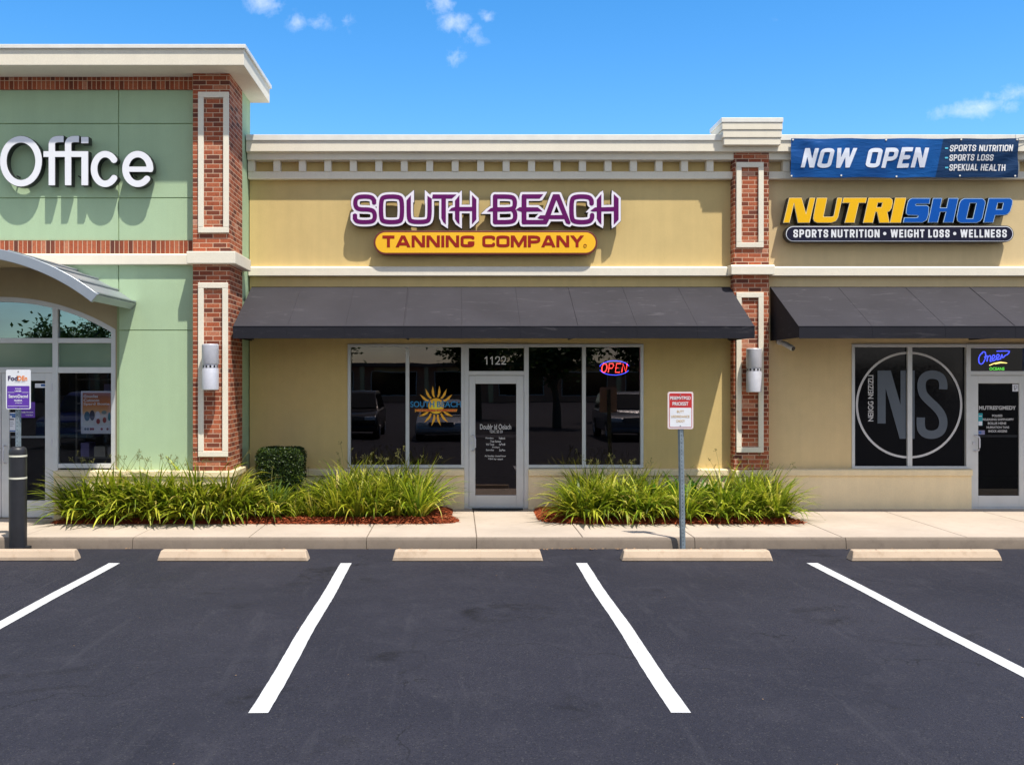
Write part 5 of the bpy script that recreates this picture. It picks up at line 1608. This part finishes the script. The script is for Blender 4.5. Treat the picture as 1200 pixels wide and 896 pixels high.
# ================================================================== WHEEL STOPS
def wheel_stop_mesh():
    L, hw, h = .945, .095, .128
    prof = [(-hw, 0), (-hw, .045), (-hw + .035, h - .012), (-hw + .05, h), (hw - .05, h), (hw - .035, h - .012), (hw, .045), (hw, 0)]
    m = MB(); n = len(prof)
    vs = []
    for s, x in ((0, -L), (1, -L + .02), (2, L - .02), (3, L)):
        for (y, z) in prof:
            k = 1.0 if s in (1, 2) else .93
            tx = (.035 * (z / h)) * (1 if s == 0 else -1 if s == 3 else 0)
            if s in (1, 2): tx = .035 * (z / h) * (1 if s == 1 else -1)
            vs.append((x + tx, y * k, z * (1 if s in (1, 2) else .97)))
    fs = [list(range(n))[::-1], [3 * n + i for i in range(n)]]
    for s in range(3): fs += [(s * n + i, s * n + (i + 1) % n, (s + 1) * n + (i + 1) % n, (s + 1) * n + i) for i in range(n)]
    m.add(vs, fs)
    return m
ws0 = None
WL = ['pale concrete wheel stop beside the black bollard, cut off by the photo edge', 'pale concrete wheel stop in the bay below the tall brick pillar', 'pale concrete wheel stop directly below the middle shop door',
      'pale concrete wheel stop in front of the red and white sign post', 'pale concrete wheel stop in the bay below the round window emblem']
for i, (xc, lab) in enumerate(zip([px(0, 12.3) - .0, px(272.5, 12.2), px(548, 12.2), px(817.5, 12.2), px(1086.5, 12.2)], WL)):
    if i == 0: xc = px(88, 12.2) - .945
    if ws0 is None:
        o = wheel_stop_mesh().build('wheel_stop', M['stop'], None, (0, 0, 0), bevel=.008)
        ws0 = o
        for sx__ in (-.6, .6):
            hb = MB(); hb.tube([(sx__, -.0, .122), (sx__, -.0, .1292)], .011, 12); hb.build('rebar_hole', M['darkmetal'], o)
    else: o = copy_tree(ws0)
    o.location = (xc, 12.29 if i else 12.31, 0.003); o.rotation_euler.z = [0.004, -.003, .002, -.004, .006][i]
    tag(o, lab, 'wheel stop', 'concrete wheel stops along the kerb')

# ================================================================== PLANTING
def inpoly(x, y, poly):
    c = False; n = len(poly)
    for i in range(n):
        (x1, y1), (x2, y2) = poly[i], poly[i - 1]
        if (y1 > y) != (y2 > y) and x < (x2 - x1) * (y - y1) / (y2 - y1) + x1: c = not c
    return c
def edge_d(x, y, poly):
    d = 9
    for i in range(len(poly)):
        a = Vector(poly[i - 1]); b = Vector(poly[i]); p = Vector((x, y)); e = b - a
        t_ = max(0, min(1, (p - a).dot(e) / max(e.length_squared, 1e-9))); d = min(d, (p - a - e * t_).length)
    return d
BED1 = [(-6.0, 14.38), (-5.9, 14.31), (-5.0, 14.29), (-3, 14.30), (-1.2, 14.29), (-.4, 14.30), (-.1, 14.36), (.03, 14.5), (.03, 14.75), (-.08, 15.1), (-.05, 15.93), (-3.3, 15.93), (-3.3, 14.66), (-5.9, 14.66)]
BED2 = [(1.22, 14.75), (1.30, 14.5), (1.62, 14.33), (2.1, 14.29), (3.2, 14.30), (4.3, 14.29), (5.0, 14.30), (5.15, 14.36), (5.05, 14.6), (4.95, 15.93), (1.25, 15.93)]
def mound(poly, seed):
    rng = random.Random(seed); m = MB(); st_ = .05
    xs = [p[0] for p in poly]; ys = [p[1] for p in poly]
    idx = {}; vs = []
    nx = int((max(xs) - min(xs)) / st_) + 2; ny = int((max(ys) - min(ys)) / st_) + 2
    def vert(i, j):
        if (i, j) not in idx:
            x = min(xs) + i * st_; y = min(ys) + j * st_
            d = edge_d(x, y, poly) if inpoly(x, y, poly) else 0
            h = .146 + .06 * min(1, d / .12) + (rng.uniform(-.008, .012) if d > 0 else 0)
            idx[(i, j)] = len(vs); vs.append((x, y, h))
        return idx[(i, j)]
    fs = []
    for i in range(nx):
        for j in range(ny):
            if inpoly(min(xs) + (i + .5) * st_, min(ys) + (j + .5) * st_, poly): fs.append((vert(i, j), vert(i + 1, j), vert(i + 1, j + 1), vert(i, j + 1)))
    m.add(vs, fs)
    # loose chips
    x0, x1, y0 = min(xs), max(xs), min(ys)
    for k in range(5200):
        x = rng.uniform(x0, x1); y = y0 + abs(rng.gauss(0, .28)) - .02
        if rng.random() < .25: y = rng.uniform(y0, 15.9)
        if not inpoly(x, y, poly) and not (rng.random() < .04 and edge_d(x, y, poly) < .1): continue
        L = rng.uniform(.012, .045); wd = rng.uniform(.004, .012); a = rng.uniform(0, 6.28); tl = rng.uniform(-.5, .5)
        d = edge_d(x, y, poly) if inpoly(x, y, poly) else 0
        z = .155 + .06 * min(1, d / .12) + rng.uniform(0, .012)
        c_, s_ = math.cos(a), math.sin(a)
        q = [(-L, -wd), (L, -wd * .6), (L, wd * .6), (-L, wd)]
        m.add([(x + p[0] * c_ - p[1] * s_, y + p[0] * s_ + p[1] * c_, z + p[0] * tl * .5 + (p[1] * rng.uniform(-.6, .6))) for p in q], [(0, 1, 2, 3)])
    return m
tag(mound(BED1, 5).build('mulch', M['mulch'], fixn=False), 'red bark mulch spread over the long left planting bed', 'mulch', kind='stuff')
tag(mound(BED2, 6).build('mulch', M['mulch'], fixn=False), 'red bark mulch spread over the right planting bed', 'mulch', kind='stuff')


def clump_mesh(name, seed, n=120, L=(.45, .85), W_=(.012, .022), base=.10, lean=(4, 55), droop=(40, 115), stems=3, mat='leaf', segs=7):
    rng = random.Random(seed); m = MB()
    for k in range(n):
        ph = rng.uniform(0, 2 * math.pi); rb = base * math.sqrt(rng.random())
        bx_, by_ = rb * math.cos(ph + rng.uniform(-.6, .6)), rb * math.sin(ph + rng.uniform(-.6, .6))
        ln = rng.uniform(*L); wd = rng.uniform(*W_)
        th = math.radians(rng.uniform(*lean)); dr = math.radians(rng.uniform(*droop)) * rng.uniform(.5, 1.1)
        tw = rng.uniform(-.5, .5)
        x, z = 0.0, 0.0
        pts = []
        for i in range(segs + 1):
            s = i / segs
            pts.append((x, z))
            an = th + dr * s ** 1.6
            x += math.sin(an) * ln / segs; z += math.cos(an) * ln / segs
        c_, s_ = math.cos(ph), math.sin(ph); vs = []
        for i, (r_, zz) in enumerate(pts):
            s = i / segs
            ww = wd * (.55 + .45 * min(1, s * 4)) * (1 - s ** 2.4) + .0006
            zz = max(zz, -.02 + .03 * rng.random())
            tt = tw * s
            cx_, cy_ = bx_ + r_ * c_, by_ + r_ * s_
            ox, oy = -s_ * math.cos(tt), c_ * math.cos(tt)
            vs += [(cx_ - ox * ww, cy_ - oy * ww, zz + ww * math.sin(tt)), (cx_ + ox * ww, cy_ + oy * ww, zz - ww * math.sin(tt))]
        m.add(vs, [(2 * i, 2 * i + 1, 2 * i + 3, 2 * i + 2) for i in range(segs)])
    for k in range(stems):
        ph = rng.uniform(0, 6.28); ln = L[1] * rng.uniform(.95, 1.25); le = rng.uniform(.05, .3)
        p = [(0, 0, 0)]
        for i in range(1, 6):
            s = i / 5; p.append((math.cos(ph) * ln * le * s * s * 1.3, math.sin(ph) * ln * le * s * s * 1.3, ln * s * (1 - .1 * s)))
        m.tube(p, .0022, 4, 1)
        e = Vector(p[-1])
        for j in range(5):
            q = e + Vector((rng.uniform(-.03, .03), rng.uniform(-.03, .03), rng.uniform(-.05, .02)))
            m.tube([e - Vector((0, 0, .03)), q], .0015, 4, 1); m.tube([q, q + Vector((0, 0, .012))], .005, 5, 1)
    me_o = m.build(name, [M[mat], M['stem']], None, (0, 0, 0), fixn=False)
    me = me_o.data; bpy.data.objects.remove(me_o)
    return me


MID = [clump_mesh('strap_grass', 100 + i, 185, (.46, .90), (.014, .027), .16, (3, 62), (60, 140), 2) for i in range(4)]
TALL = [clump_mesh('tall_grass', 200 + i, 190, (.55, 1.04), (.012, .024), .15, (2, 52), (45, 125), 3) for i in range(4)]
LOW = [clump_mesh('low_grass', 300 + i, 75, (.25, .5), (.006, .012), .08, (3, 55), (30, 100), 2) for i in range(2)]
IRIS = clump_mesh('iris', 401, 26, (.42, .66), (.016, .026), .07, (2, 34), (5, 45), 0, 'iris')
BROAD = [clump_mesh('broad_leaf', 410 + i, 60, (.32, .66), (.030, .050), .12, (4, 55), (30, 90), 0, 'broad', 8) for i in range(2)]


def plant(me, x, y, sc, label, cat, name, group, z=.185):
    o = bpy.data.objects.new(name, me); C.objects.link(o)
    o.location = (x, y, z); o.scale = (sc, sc, sc * random.uniform(.94, 1.06)); o.rotation_euler = (0, 0, random.uniform(0, 6.28))
    return tag(o, label, cat, group)


ORD = ['first', 'second', 'third', 'fourth', 'fifth', 'sixth', 'seventh', 'eighth', 'ninth', 'tenth', 'eleventh', 'twelfth', 'thirteenth', 'fourteenth', 'fifteenth', 'sixteenth']
random.seed(21)
def row(xs, y, kind, scs, text_, group, name='grass_clump'):
    for i, x in enumerate(xs):
        sc = scs[0] + (scs[1] - scs[0]) * random.random()
        plant(random.choice(kind), x, y + random.uniform(-.06, .06), sc, text_ % ORD[i], 'grass clump', name, group)
lin = lambda a, b, n: [a + (b - a) * i / (n - 1) + random.uniform(-.06, .06) for i in range(n)]
gl, gr = 'grass clumps in the long left bed', 'grass clumps in the right bed'
# left bed: green wall stretch (front and back rows)
row(lin(-5.60, -3.42, 9), 14.60, MID, (1.0, 1.12), 'arching yellow green clump, %s from left in front row below green wall', gl)
row(lin(-5.48, -3.50, 7), 14.70, TALL, (.98, 1.06), 'upright green clump, %s from left in the back row below the green wall', gl)
row(lin(-3.2, -2.78, 2), 14.72, MID, (.85, .95), 'arching clump, %s from left in the stretch just right of the tall brick pillar', gl)
row(lin(-3.15, -1.95, 4), 15.3, MID, (.75, .9), 'shaded clump, %s from left in the row around the clipped box bush', gl)
plant(IRIS, px(320, 14.75), 14.75, .95, 'upright blue green strap plant in the gap left of the tall clumps', 'strap plant', 'iris_plant', gl)
row([-2.45, -2.15, -1.95], 14.7, LOW, (.85, 1.1), 'thin sparse clump, %s from left between strap plant and tall clumps', gl)
row(lin(-1.80, -.58, 5), 14.74, TALL, (.80, .92), 'tall arching clump, %s from left in front row below left shop window', gl)
row(lin(-1.78, -.60, 5), 15.2, TALL, (.90, 1.02), 'tall clump with seed heads, %s from left in back row below left shop window', gl)
# right bed
row(lin(1.90, 2.75, 5), 14.66, MID, (.90, 1.02), 'arching clump, %s from left in front row left of red sign post', gr)
row(lin(1.95, 3.0, 5), 15.25, TALL, (.84, .96), 'tall clump, %s from left in back row below right shop window', gr)
row([2.98, 3.38], 14.60, MID, (.74, .86), 'low bright clump, %s from left at the foot of the red sign post', gr)
row(lin(3.95, 4.85, 4), 14.68, MID, (.86, .98), 'arching clump, %s from left at the right end of the right bed', gr)
row(lin(4.1, 4.9, 3), 15.2, TALL, (.80, .9), 'tall clump, %s from left in back row below the shorter brick pillar', gr)
for i, (x, y) in enumerate(((3.15, 15.3), (3.5, 15.15), (3.82, 15.3))):
    plant(BROAD[i % 2], x, y, (1.15, 1.2, 1.15)[i], 'deep green broad leaved plant, %s from left behind the red sign post' % ORD[i], 'leafy plant', 'broad_leaf_plant', 'broad leaved plants in the right bed')

# clipped box bush
bxc, byc = px(329, 15.3), 15.35
BX = thing('box_bush', 'square clipped dark green box bush near the tall brick pillar', 'bush', (bxc, byc, .18))
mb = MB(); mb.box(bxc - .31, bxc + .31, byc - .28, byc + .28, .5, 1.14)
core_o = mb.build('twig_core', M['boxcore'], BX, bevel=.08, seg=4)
mb = MB(); mb.tube([(bxc, byc, .15), (bxc + .02, byc, .35), (bxc, byc, .6)], [.03, .026, .02], 8); mb.build('stem', M['bark'], BX)
mb = MB(); rng = random.Random(9)
for k in range(9500):
    f_ = rng.random(); a_ = rng.uniform(-1, 1); b_ = rng.uniform(-1, 1)
    hx, hy, hz = .36, .33, .37; zc = .83
    if f_ < .34: p = (a_ * hx, -hy, b_ * hz)
    elif f_ < .6: p = (a_ * hx, b_ * hy, hz)
    elif f_ < .75: p = (hx, a_ * hy, b_ * hz)
    elif f_ < .9: p = (-hx, a_ * hy, b_ * hz)
    else: p = (a_ * hx, hy, b_ * hz)
    n_ = .035 * math.sin(p[0] * 17 + p[2] * 9) * math.cos(p[2] * 14 + p[1] * 11)
    k_ = 1 - .14 * rng.random() ** 1.5 + n_ * .8
    mx_ = sorted([abs(p[0]) / hx, abs(p[1]) / hy, abs(p[2]) / hz])
    k_ *= 1 - .10 * max(0, mx_[1] - .72) / .28
    c0 = Vector((bxc + p[0] * k_, byc + p[1] * k_, zc + p[2] * k_))
    if c0.z < .44: continue
    u = Vector((rng.gauss(0, 1), rng.gauss(0, 1), rng.gauss(0, 1) + .4)).normalized(); v = u.cross(Vector((rng.gauss(0, 1), rng.gauss(0, 1), rng.gauss(0, 1)))).normalized()
    l_, w_ = rng.uniform(.014, .024), rng.uniform(.006, .010)
    mb.add([c0 - u * l_, c0 + v * w_, c0 + u * l_, c0 - v * w_], [(0, 1, 2, 3)])
mb.build('foliage', M['box'], BX, fixn=False)

# dead leaves blown against the kerb
mb = MB(); rng = random.Random(31)
for k in range(110):
    x = rng.choice([rng.gauss(px(655, 13), .35), rng.gauss(px(690, 13), .3), rng.uniform(-6, 7), rng.gauss(px(815, 13), .15)]); y = 13.05 - abs(rng.gauss(0, .03))
    a = rng.uniform(0, 6.28); L = rng.uniform(.008, .028); wd = L * .45
    c_, s_ = math.cos(a), math.sin(a)
    mb.add([(x + p[0] * c_ - p[1] * s_, y + p[0] * s_ + p[1] * c_, .008 + rng.uniform(0, .012)) for p in ((-L, 0), (0, -wd), (L, 0), (0, wd))], [(0, 1, 2, 3)])
rng = random.Random(44)
for k in range(60):
    x, y = rng.uniform(-5, 6), rng.uniform(4.5, 12); a = rng.uniform(0, 6.28); L = rng.uniform(.004, .011); c_, s_ = math.cos(a), math.sin(a)
    mb.add([(x + p[0] * c_ - p[1] * s_, y + p[0] * s_ + p[1] * c_, .006) for p in ((-L, 0), (0, -L * .5), (L, 0), (0, L * .5))], [(0, 1, 2, 3)])
tag(mb.build('leaf_litter', plain('dry leaf', (0.30, 0.17, 0.08), .8, 0, .5, 30), fixn=False), 'dry brown leaf bits scattered along the kerb gutter', 'leaf litter', kind='stuff')


# ================================================================== ACROSS THE LOT (mirrored in the glass)
CARP = {}
def carpaint(name, c):
    m = NT(name); m.color(c); m.set(.28, .35); m.bsdf.inputs['Coat Weight'].default_value = .6; m.bsdf.inputs['Coat Roughness'].default_value = .05
    return m.mat
M['carglass'] = plain('dark car glass', (0.012, 0.014, 0.016), .05)
M['tyre'] = plain('tyre rubber', (0.02, 0.02, 0.02), .85); M['rim'] = plain('wheel rim', (0.5, 0.5, 0.52), .35, .8)
M['headlamp'] = plain('headlamp lens', (0.7, 0.72, 0.75), .15); M['tail'] = plain('tail lamp lens', (0.35, 0.01, 0.01), .2)


def vehicle(label, cat, x, y, paint, kind):
    o = thing('parked_' + kind, label, cat, (x, y, 0), 'vehicles parked across the lot')
    # profile along local y (front at +y), half width hw
    if kind == 'suv':
        L, hw, H = 4.7, .94, 1.76
        lower = [(-2.3, .35), (-2.34, .7), (-2.3, 1.06), (-1.2, 1.08), (.9, 1.06), (1.05, 1.04), (2.1, .94), (2.32, .80), (2.36, .5), (2.25, .30), (-2.2, .30)]
        cabin = [(-2.24, 1.07), (-2.05, 1.68), (-1.7, 1.75), (-.2, 1.76), (.2, 1.70), (.98, 1.05)]
    elif kind == 'pickup':
        L, hw, H = 5.4, .96, 1.82
        lower = [(-2.7, .45), (-2.72, 1.06), (-.6, 1.08), (1.2, 1.08), (2.35, 1.02), (2.66, .9), (2.70, .5), (2.55, .36), (-2.6, .38)]
        cabin = [(-.75, 1.07), (-.6, 1.74), (-.3, 1.81), (.35, 1.80), (.6, 1.72), (1.22, 1.07)]
    else:
        L, hw, H = 4.6, .90, 1.45
        lower = [(-2.25, .35), (-2.28, .85), (-2.1, .95), (-1.4, .93), (.9, .90), (2.0, .76), (2.24, .64), (2.28, .42), (2.15, .25), (-2.1, .25)]
        cabin = [(-1.75, .93), (-1.05, 1.38), (-.6, 1.45), (.0, 1.44), (.35, 1.36), (1.15, .90)]
    m = MB()
    n = len(lower)
    vs = []
    for sx_, k in ((-hw, .0), (-hw + .05, 1), (hw - .05, 1), (hw, 0)):
        cy_ = .65
        for (yy, zz) in lower:
            f = .97 if not k else 1.0
            vs.append((x + sx_, y + yy * f, cy_ + (zz - cy_) * (.9 if not k else 1)))
    fs = [list(range(n)), [3 * n + i for i in range(n)][::-1]]
    for s in range(3): fs += [(s * n + i, (s + 1) * n + i, (s + 1) * n + (i + 1) % n, s * n + (i + 1) % n) for i in range(n)]
    m.add(vs, fs)
    nc = len(cabin); vs = []
    for sg in (-1, 1):
        for (yy, zz) in cabin:
            tt = (zz - cabin[0][1]) / (H - cabin[0][1]); vs.append((x + sg * (hw - .05 - .17 * tt), y + yy, zz))
    m.add(vs, [list(range(nc)), [nc + i for i in range(nc)][::-1]] + [(i, nc + i, nc + i + 1, i + 1) for i in range(nc - 1)])
    if kind == 'pickup': m.box(x - hw + .12, x + hw - .12, y - 2.6, y - .8, 1.02, 1.085, 1)
    m.build('body', [paint, M['darkmetal']], o, bevel=.05, seg=3, smooth=40)
    # glass
    def lerp(p, q, t_): return (p[0] + (q[0] - p[0]) * t_, p[1] + (q[1] - p[1]) * t_)
    z0c = cabin[0][1]
    def half(zz): return hw - .05 - .17 * (zz - z0c) / (H - z0c)
    a, b = cabin[-1], cabin[-2]
    p0, p1 = lerp(a, b, .12), lerp(a, b, .92)
    m = MB(); m.add([(x - half(p0[1]) + .08, y + p0[0] + .03, p0[1] + .015), (x + half(p0[1]) - .08, y + p0[0] + .03, p0[1] + .015), (x + half(p1[1]) - .06, y + p1[0] + .03, p1[1] + .015), (x - half(p1[1]) + .06, y + p1[0] + .03, p1[1] + .015)], [(0, 1, 2, 3)])
    m.build('windscreen', M['carglass'], o)
    a, b = cabin[0], cabin[1]
    p0, p1 = lerp(a, b, .15), lerp(a, b, .9)
    m = MB(); m.add([(x - half(p0[1]) + .08, y + p0[0] - .02, p0[1]), (x + half(p0[1]) - .08, y + p0[0] - .02, p0[1]), (x + half(p1[1]) - .06, y + p1[0] - .02, p1[1]), (x - half(p1[1]) + .06, y + p1[0] - .02, p1[1])], [(0, 1, 2, 3)])
    m.build('rear_window', M['carglass'], o)
    ys0, ys1 = cabin[1][0] + .12, cabin[-2][0] + .1
    for sg in (-1, 1):
        zt_, zb_ = H - .12, z0c + .06
        mid_ = (ys0 + ys1) / 2
        for (q0, q1) in ((ys0, mid_ - .05), (mid_ + .05, ys1 + .15)):
            m = MB(); m.add([(x + sg * (half(zb_) + .006), y + q0 - .05, zb_), (x + sg * (half(zb_) + .006), y + q1 + (.22 if q1 > mid_ + .1 else 0), zb_), (x + sg * (half(zt_) + .006), y + q1 - (.1 if q1 > mid_ + .1 else 0), zt_), (x + sg * (half(zt_) + .006), y + q0 + .08, zt_)], [(0, 1, 2, 3)])
            m.build('side_window', M['carglass'], o)
    R = .36 if kind != 'sedan' else .32
    for sg in (-1, 1):
        for yy in (-L * .30, L * .31):
            m = MB(); xa, xb = x + sg * (hw - .2), x + sg * (hw + .02)
            pr = [(0, R * .6), (.0, R * .92), (.03, R), (.19, R), (.22, R * .92), (.22, R * .62)]
            vs = []; nn_ = 28
            for (dx, rr) in pr:
                for k in range(nn_):
                    an = 2 * math.pi * k / nn_; vs.append((xa + sg * dx, y + yy + rr * math.cos(an), R + rr * math.sin(an)))
            m.add(vs, [(i * nn_ + k, i * nn_ + (k + 1) % nn_, (i + 1) * nn_ + (k + 1) % nn_, (i + 1) * nn_ + k) for i in range(len(pr) - 1) for k in range(nn_)])
            wheel = m.build('wheel', M['tyre'], o, smooth=40)
            m = MB(); vs = [(xb - sg * .02, y + yy + R * .64 * math.cos(2 * math.pi * k / 20), R + R * .64 * math.sin(2 * math.pi * k / 20)) for k in range(20)]
            m.add(vs, [list(range(20))]); 
            for k in range(5):
                an = 2 * math.pi * k / 5; c1, s1_ = math.cos(an), math.sin(an)
                m.tube([(xb - sg * .012, y + yy, R), (xb - sg * .012, y + yy + R * .58 * c1, R + R * .58 * s1_)], .03, 6, 1)
            m.build('rim', [M['darkmetal'], M['rim']], wheel)
    yf_ = max(p[0] for p in lower); zh = .78 if kind != 'sedan' else .62
    for sg in (-1, 1):
        m = MB(); m.box(min(x + sg * .5, x + sg * (hw - .06)), max(x + sg * .5, x + sg * (hw - .06)), y + yf_ - .14, y + yf_ + .012, zh - .07, zh + .07); m.build('headlight', M['headlamp'], o, bevel=.02)
        m = MB(); m.box(min(x + sg * .62, x + sg * (hw - .05)), max(x + sg * .62, x + sg * (hw - .05)), y - yf_ - .0, y - yf_ + .1, .8, .98); m.build('tail_light', M['tail'], o, bevel=.02)
    m = MB(); m.box(x - .45, x + .45, y + yf_ - .1, y + yf_ + .014, zh - .08, zh + .08)
    for k in range(4): m.box(x - .45, x + .45, y + yf_ + .0, y + yf_ + .02, zh - .06 + k * .035, zh - .05 + k * .035, 1)
    m.build('grille', [M['darkmetal'], M['rim']], o)
    m = MB(); m.box(x - hw + .06, x + hw - .06, y + yf_ - .1, y + yf_ + .05, .34, .5); m.build('bumper', [paint if kind != 'pickup' else M['rim']], o, bevel=.03)
    return o


vehicle('pale silver sedan parked behind the viewer, mirrored beside the sun emblem', 'car', -.55, -5.2, carpaint('silver car paint', (0.42, 0.44, 0.47)), 'sedan')
vehicle('black sport utility vehicle parked behind the viewer, mirrored in the leftmost shop pane', 'car', -3.9, -6.4, carpaint('black car paint', (0.012, 0.012, 0.016)), 'suv')
vehicle('grey sport utility vehicle parked behind the viewer, mirrored under the OPEN sign', 'car', 6.4, -5.0, carpaint('grey car paint', (0.16, 0.17, 0.19)), 'suv')
vehicle('dark blue pickup parked behind the viewer, mirrored in the office window', 'pickup truck', -12.6, -4.2, carpaint('blue car paint', (0.02, 0.035, 0.20)), 'pickup')

# low shop row across the lot
OPB = thing('shop_row', 'low brown shop row across the lot, mirrored faintly in the shop glass', 'building', (0, -60, 0))
mb = MB(); mb.box(-46, 46, -72, -60, 0, 3.3); mb.build('wall', plain('brown stucco', (0.55, 0.27, 0.17), .9), OPB)
mb = MB(); mb.box(-46.3, 46.3, -72.3, -58.8, 3.3, 3.65); mb.build('roof', plain('brown fascia', (0.20, 0.12, 0.09), .9), OPB, bevel=.02)
for i in range(15):
    xq = -45 + i * 6
    mb = MB(); mb.box(xq, xq + .4, -59.4, -59.0, 0, 3.3); mb.build('column', M['beige'], OPB)
    mb = MB(); mb.box(xq + 1.0, xq + 5.2, -60.06, -59.98, .6, 2.8); wd_ = mb.build('window', M['film'], OPB)
    f_ = frame_mb(xq + .95, xq + 5.25, .55, 2.85, .07, -59.98, -59.9); f_.build('frame', M['alu'], wd_)
    mb = MB(); mb.box(xq + 1.2, xq + 4.6, -59.98, -59.9, 2.86, 3.25); mb.build('fascia_panel', M['beige'], OPB)


def tree(label, x, y, H, seed, spread):
    rng = random.Random(seed)
    o = thing('oak_tree', label, 'tree', (x, y, 0), 'trees across the lot')
    mb = MB(); tips = []
    p0 = Vector((x, y, 0)); p1 = Vector((x + rng.uniform(-.2, .2), y + rng.uniform(-.2, .2), H * .4))
    mb.tube([p0, p0.lerp(p1, .5) + Vector((.05, 0, 0)), p1], [.22, .17, .13], 10)
    for k in range(9):
        a = rng.uniform(0, 6.28); e = p1 + Vector((math.cos(a) * spread * rng.uniform(.4, .9), math.sin(a) * spread * rng.uniform(.4, .9), H * rng.uniform(.1, .5)))
        md_ = p1.lerp(e, .5) + Vector((0, 0, .3)); st_ = p0.lerp(p1, rng.uniform(.7, 1))
        mb.tube([st_, md_, e], [.09, .055, .02], 6); tips += [e, md_]
    mb.build('trunk', M['bark'], o, smooth=60)
    mb = MB()
    for k in range(5200):
        c0 = rng.choice(tips) + Vector((rng.gauss(0, .62), rng.gauss(0, .62), rng.gauss(0, .42)))
        if c0.z < H * .3: continue
        u = Vector((rng.gauss(0, 1), rng.gauss(0, 1), rng.gauss(0, .7))).normalized(); v = u.cross(Vector((rng.gauss(0, 1), rng.gauss(0, 1), rng.gauss(0, 1)))).normalized()
        l_, w_ = rng.uniform(.10, .2), rng.uniform(.05, .1)
        mb.add([c0 - u * l_, c0 + v * w_, c0 + u * l_, c0 - v * w_], [(0, 1, 2, 3)])
    mb.build('crown', M['treeleaf'], o, fixn=False)
    return o


for i, (x, y, h, s, lab) in enumerate(((-7.5, -19, 6.4, 2.3, 'broad oak across the lot, mirrored at the top of the leftmost shop pane'), (1.2, -22, 6.6, 2.4, 'oak across the lot, mirrored around the door number'), (4.6, -12.5, 5.6, 1.7, 'slim oak across the lot, mirrored in the pane right of the door'),
                                      (10.2, -19, 6.4, 2.3, 'oak across the lot, mirrored behind the OPEN sign'), (-16.0, -26, 6.6, 2.6, 'round oak across the lot, mirrored in the office fanlight'), (-22.5, -27, 6.8, 3.0, 'spreading oak at the far left across the lot'))):
    tree(lab, x, y, h, 70 + i, s)
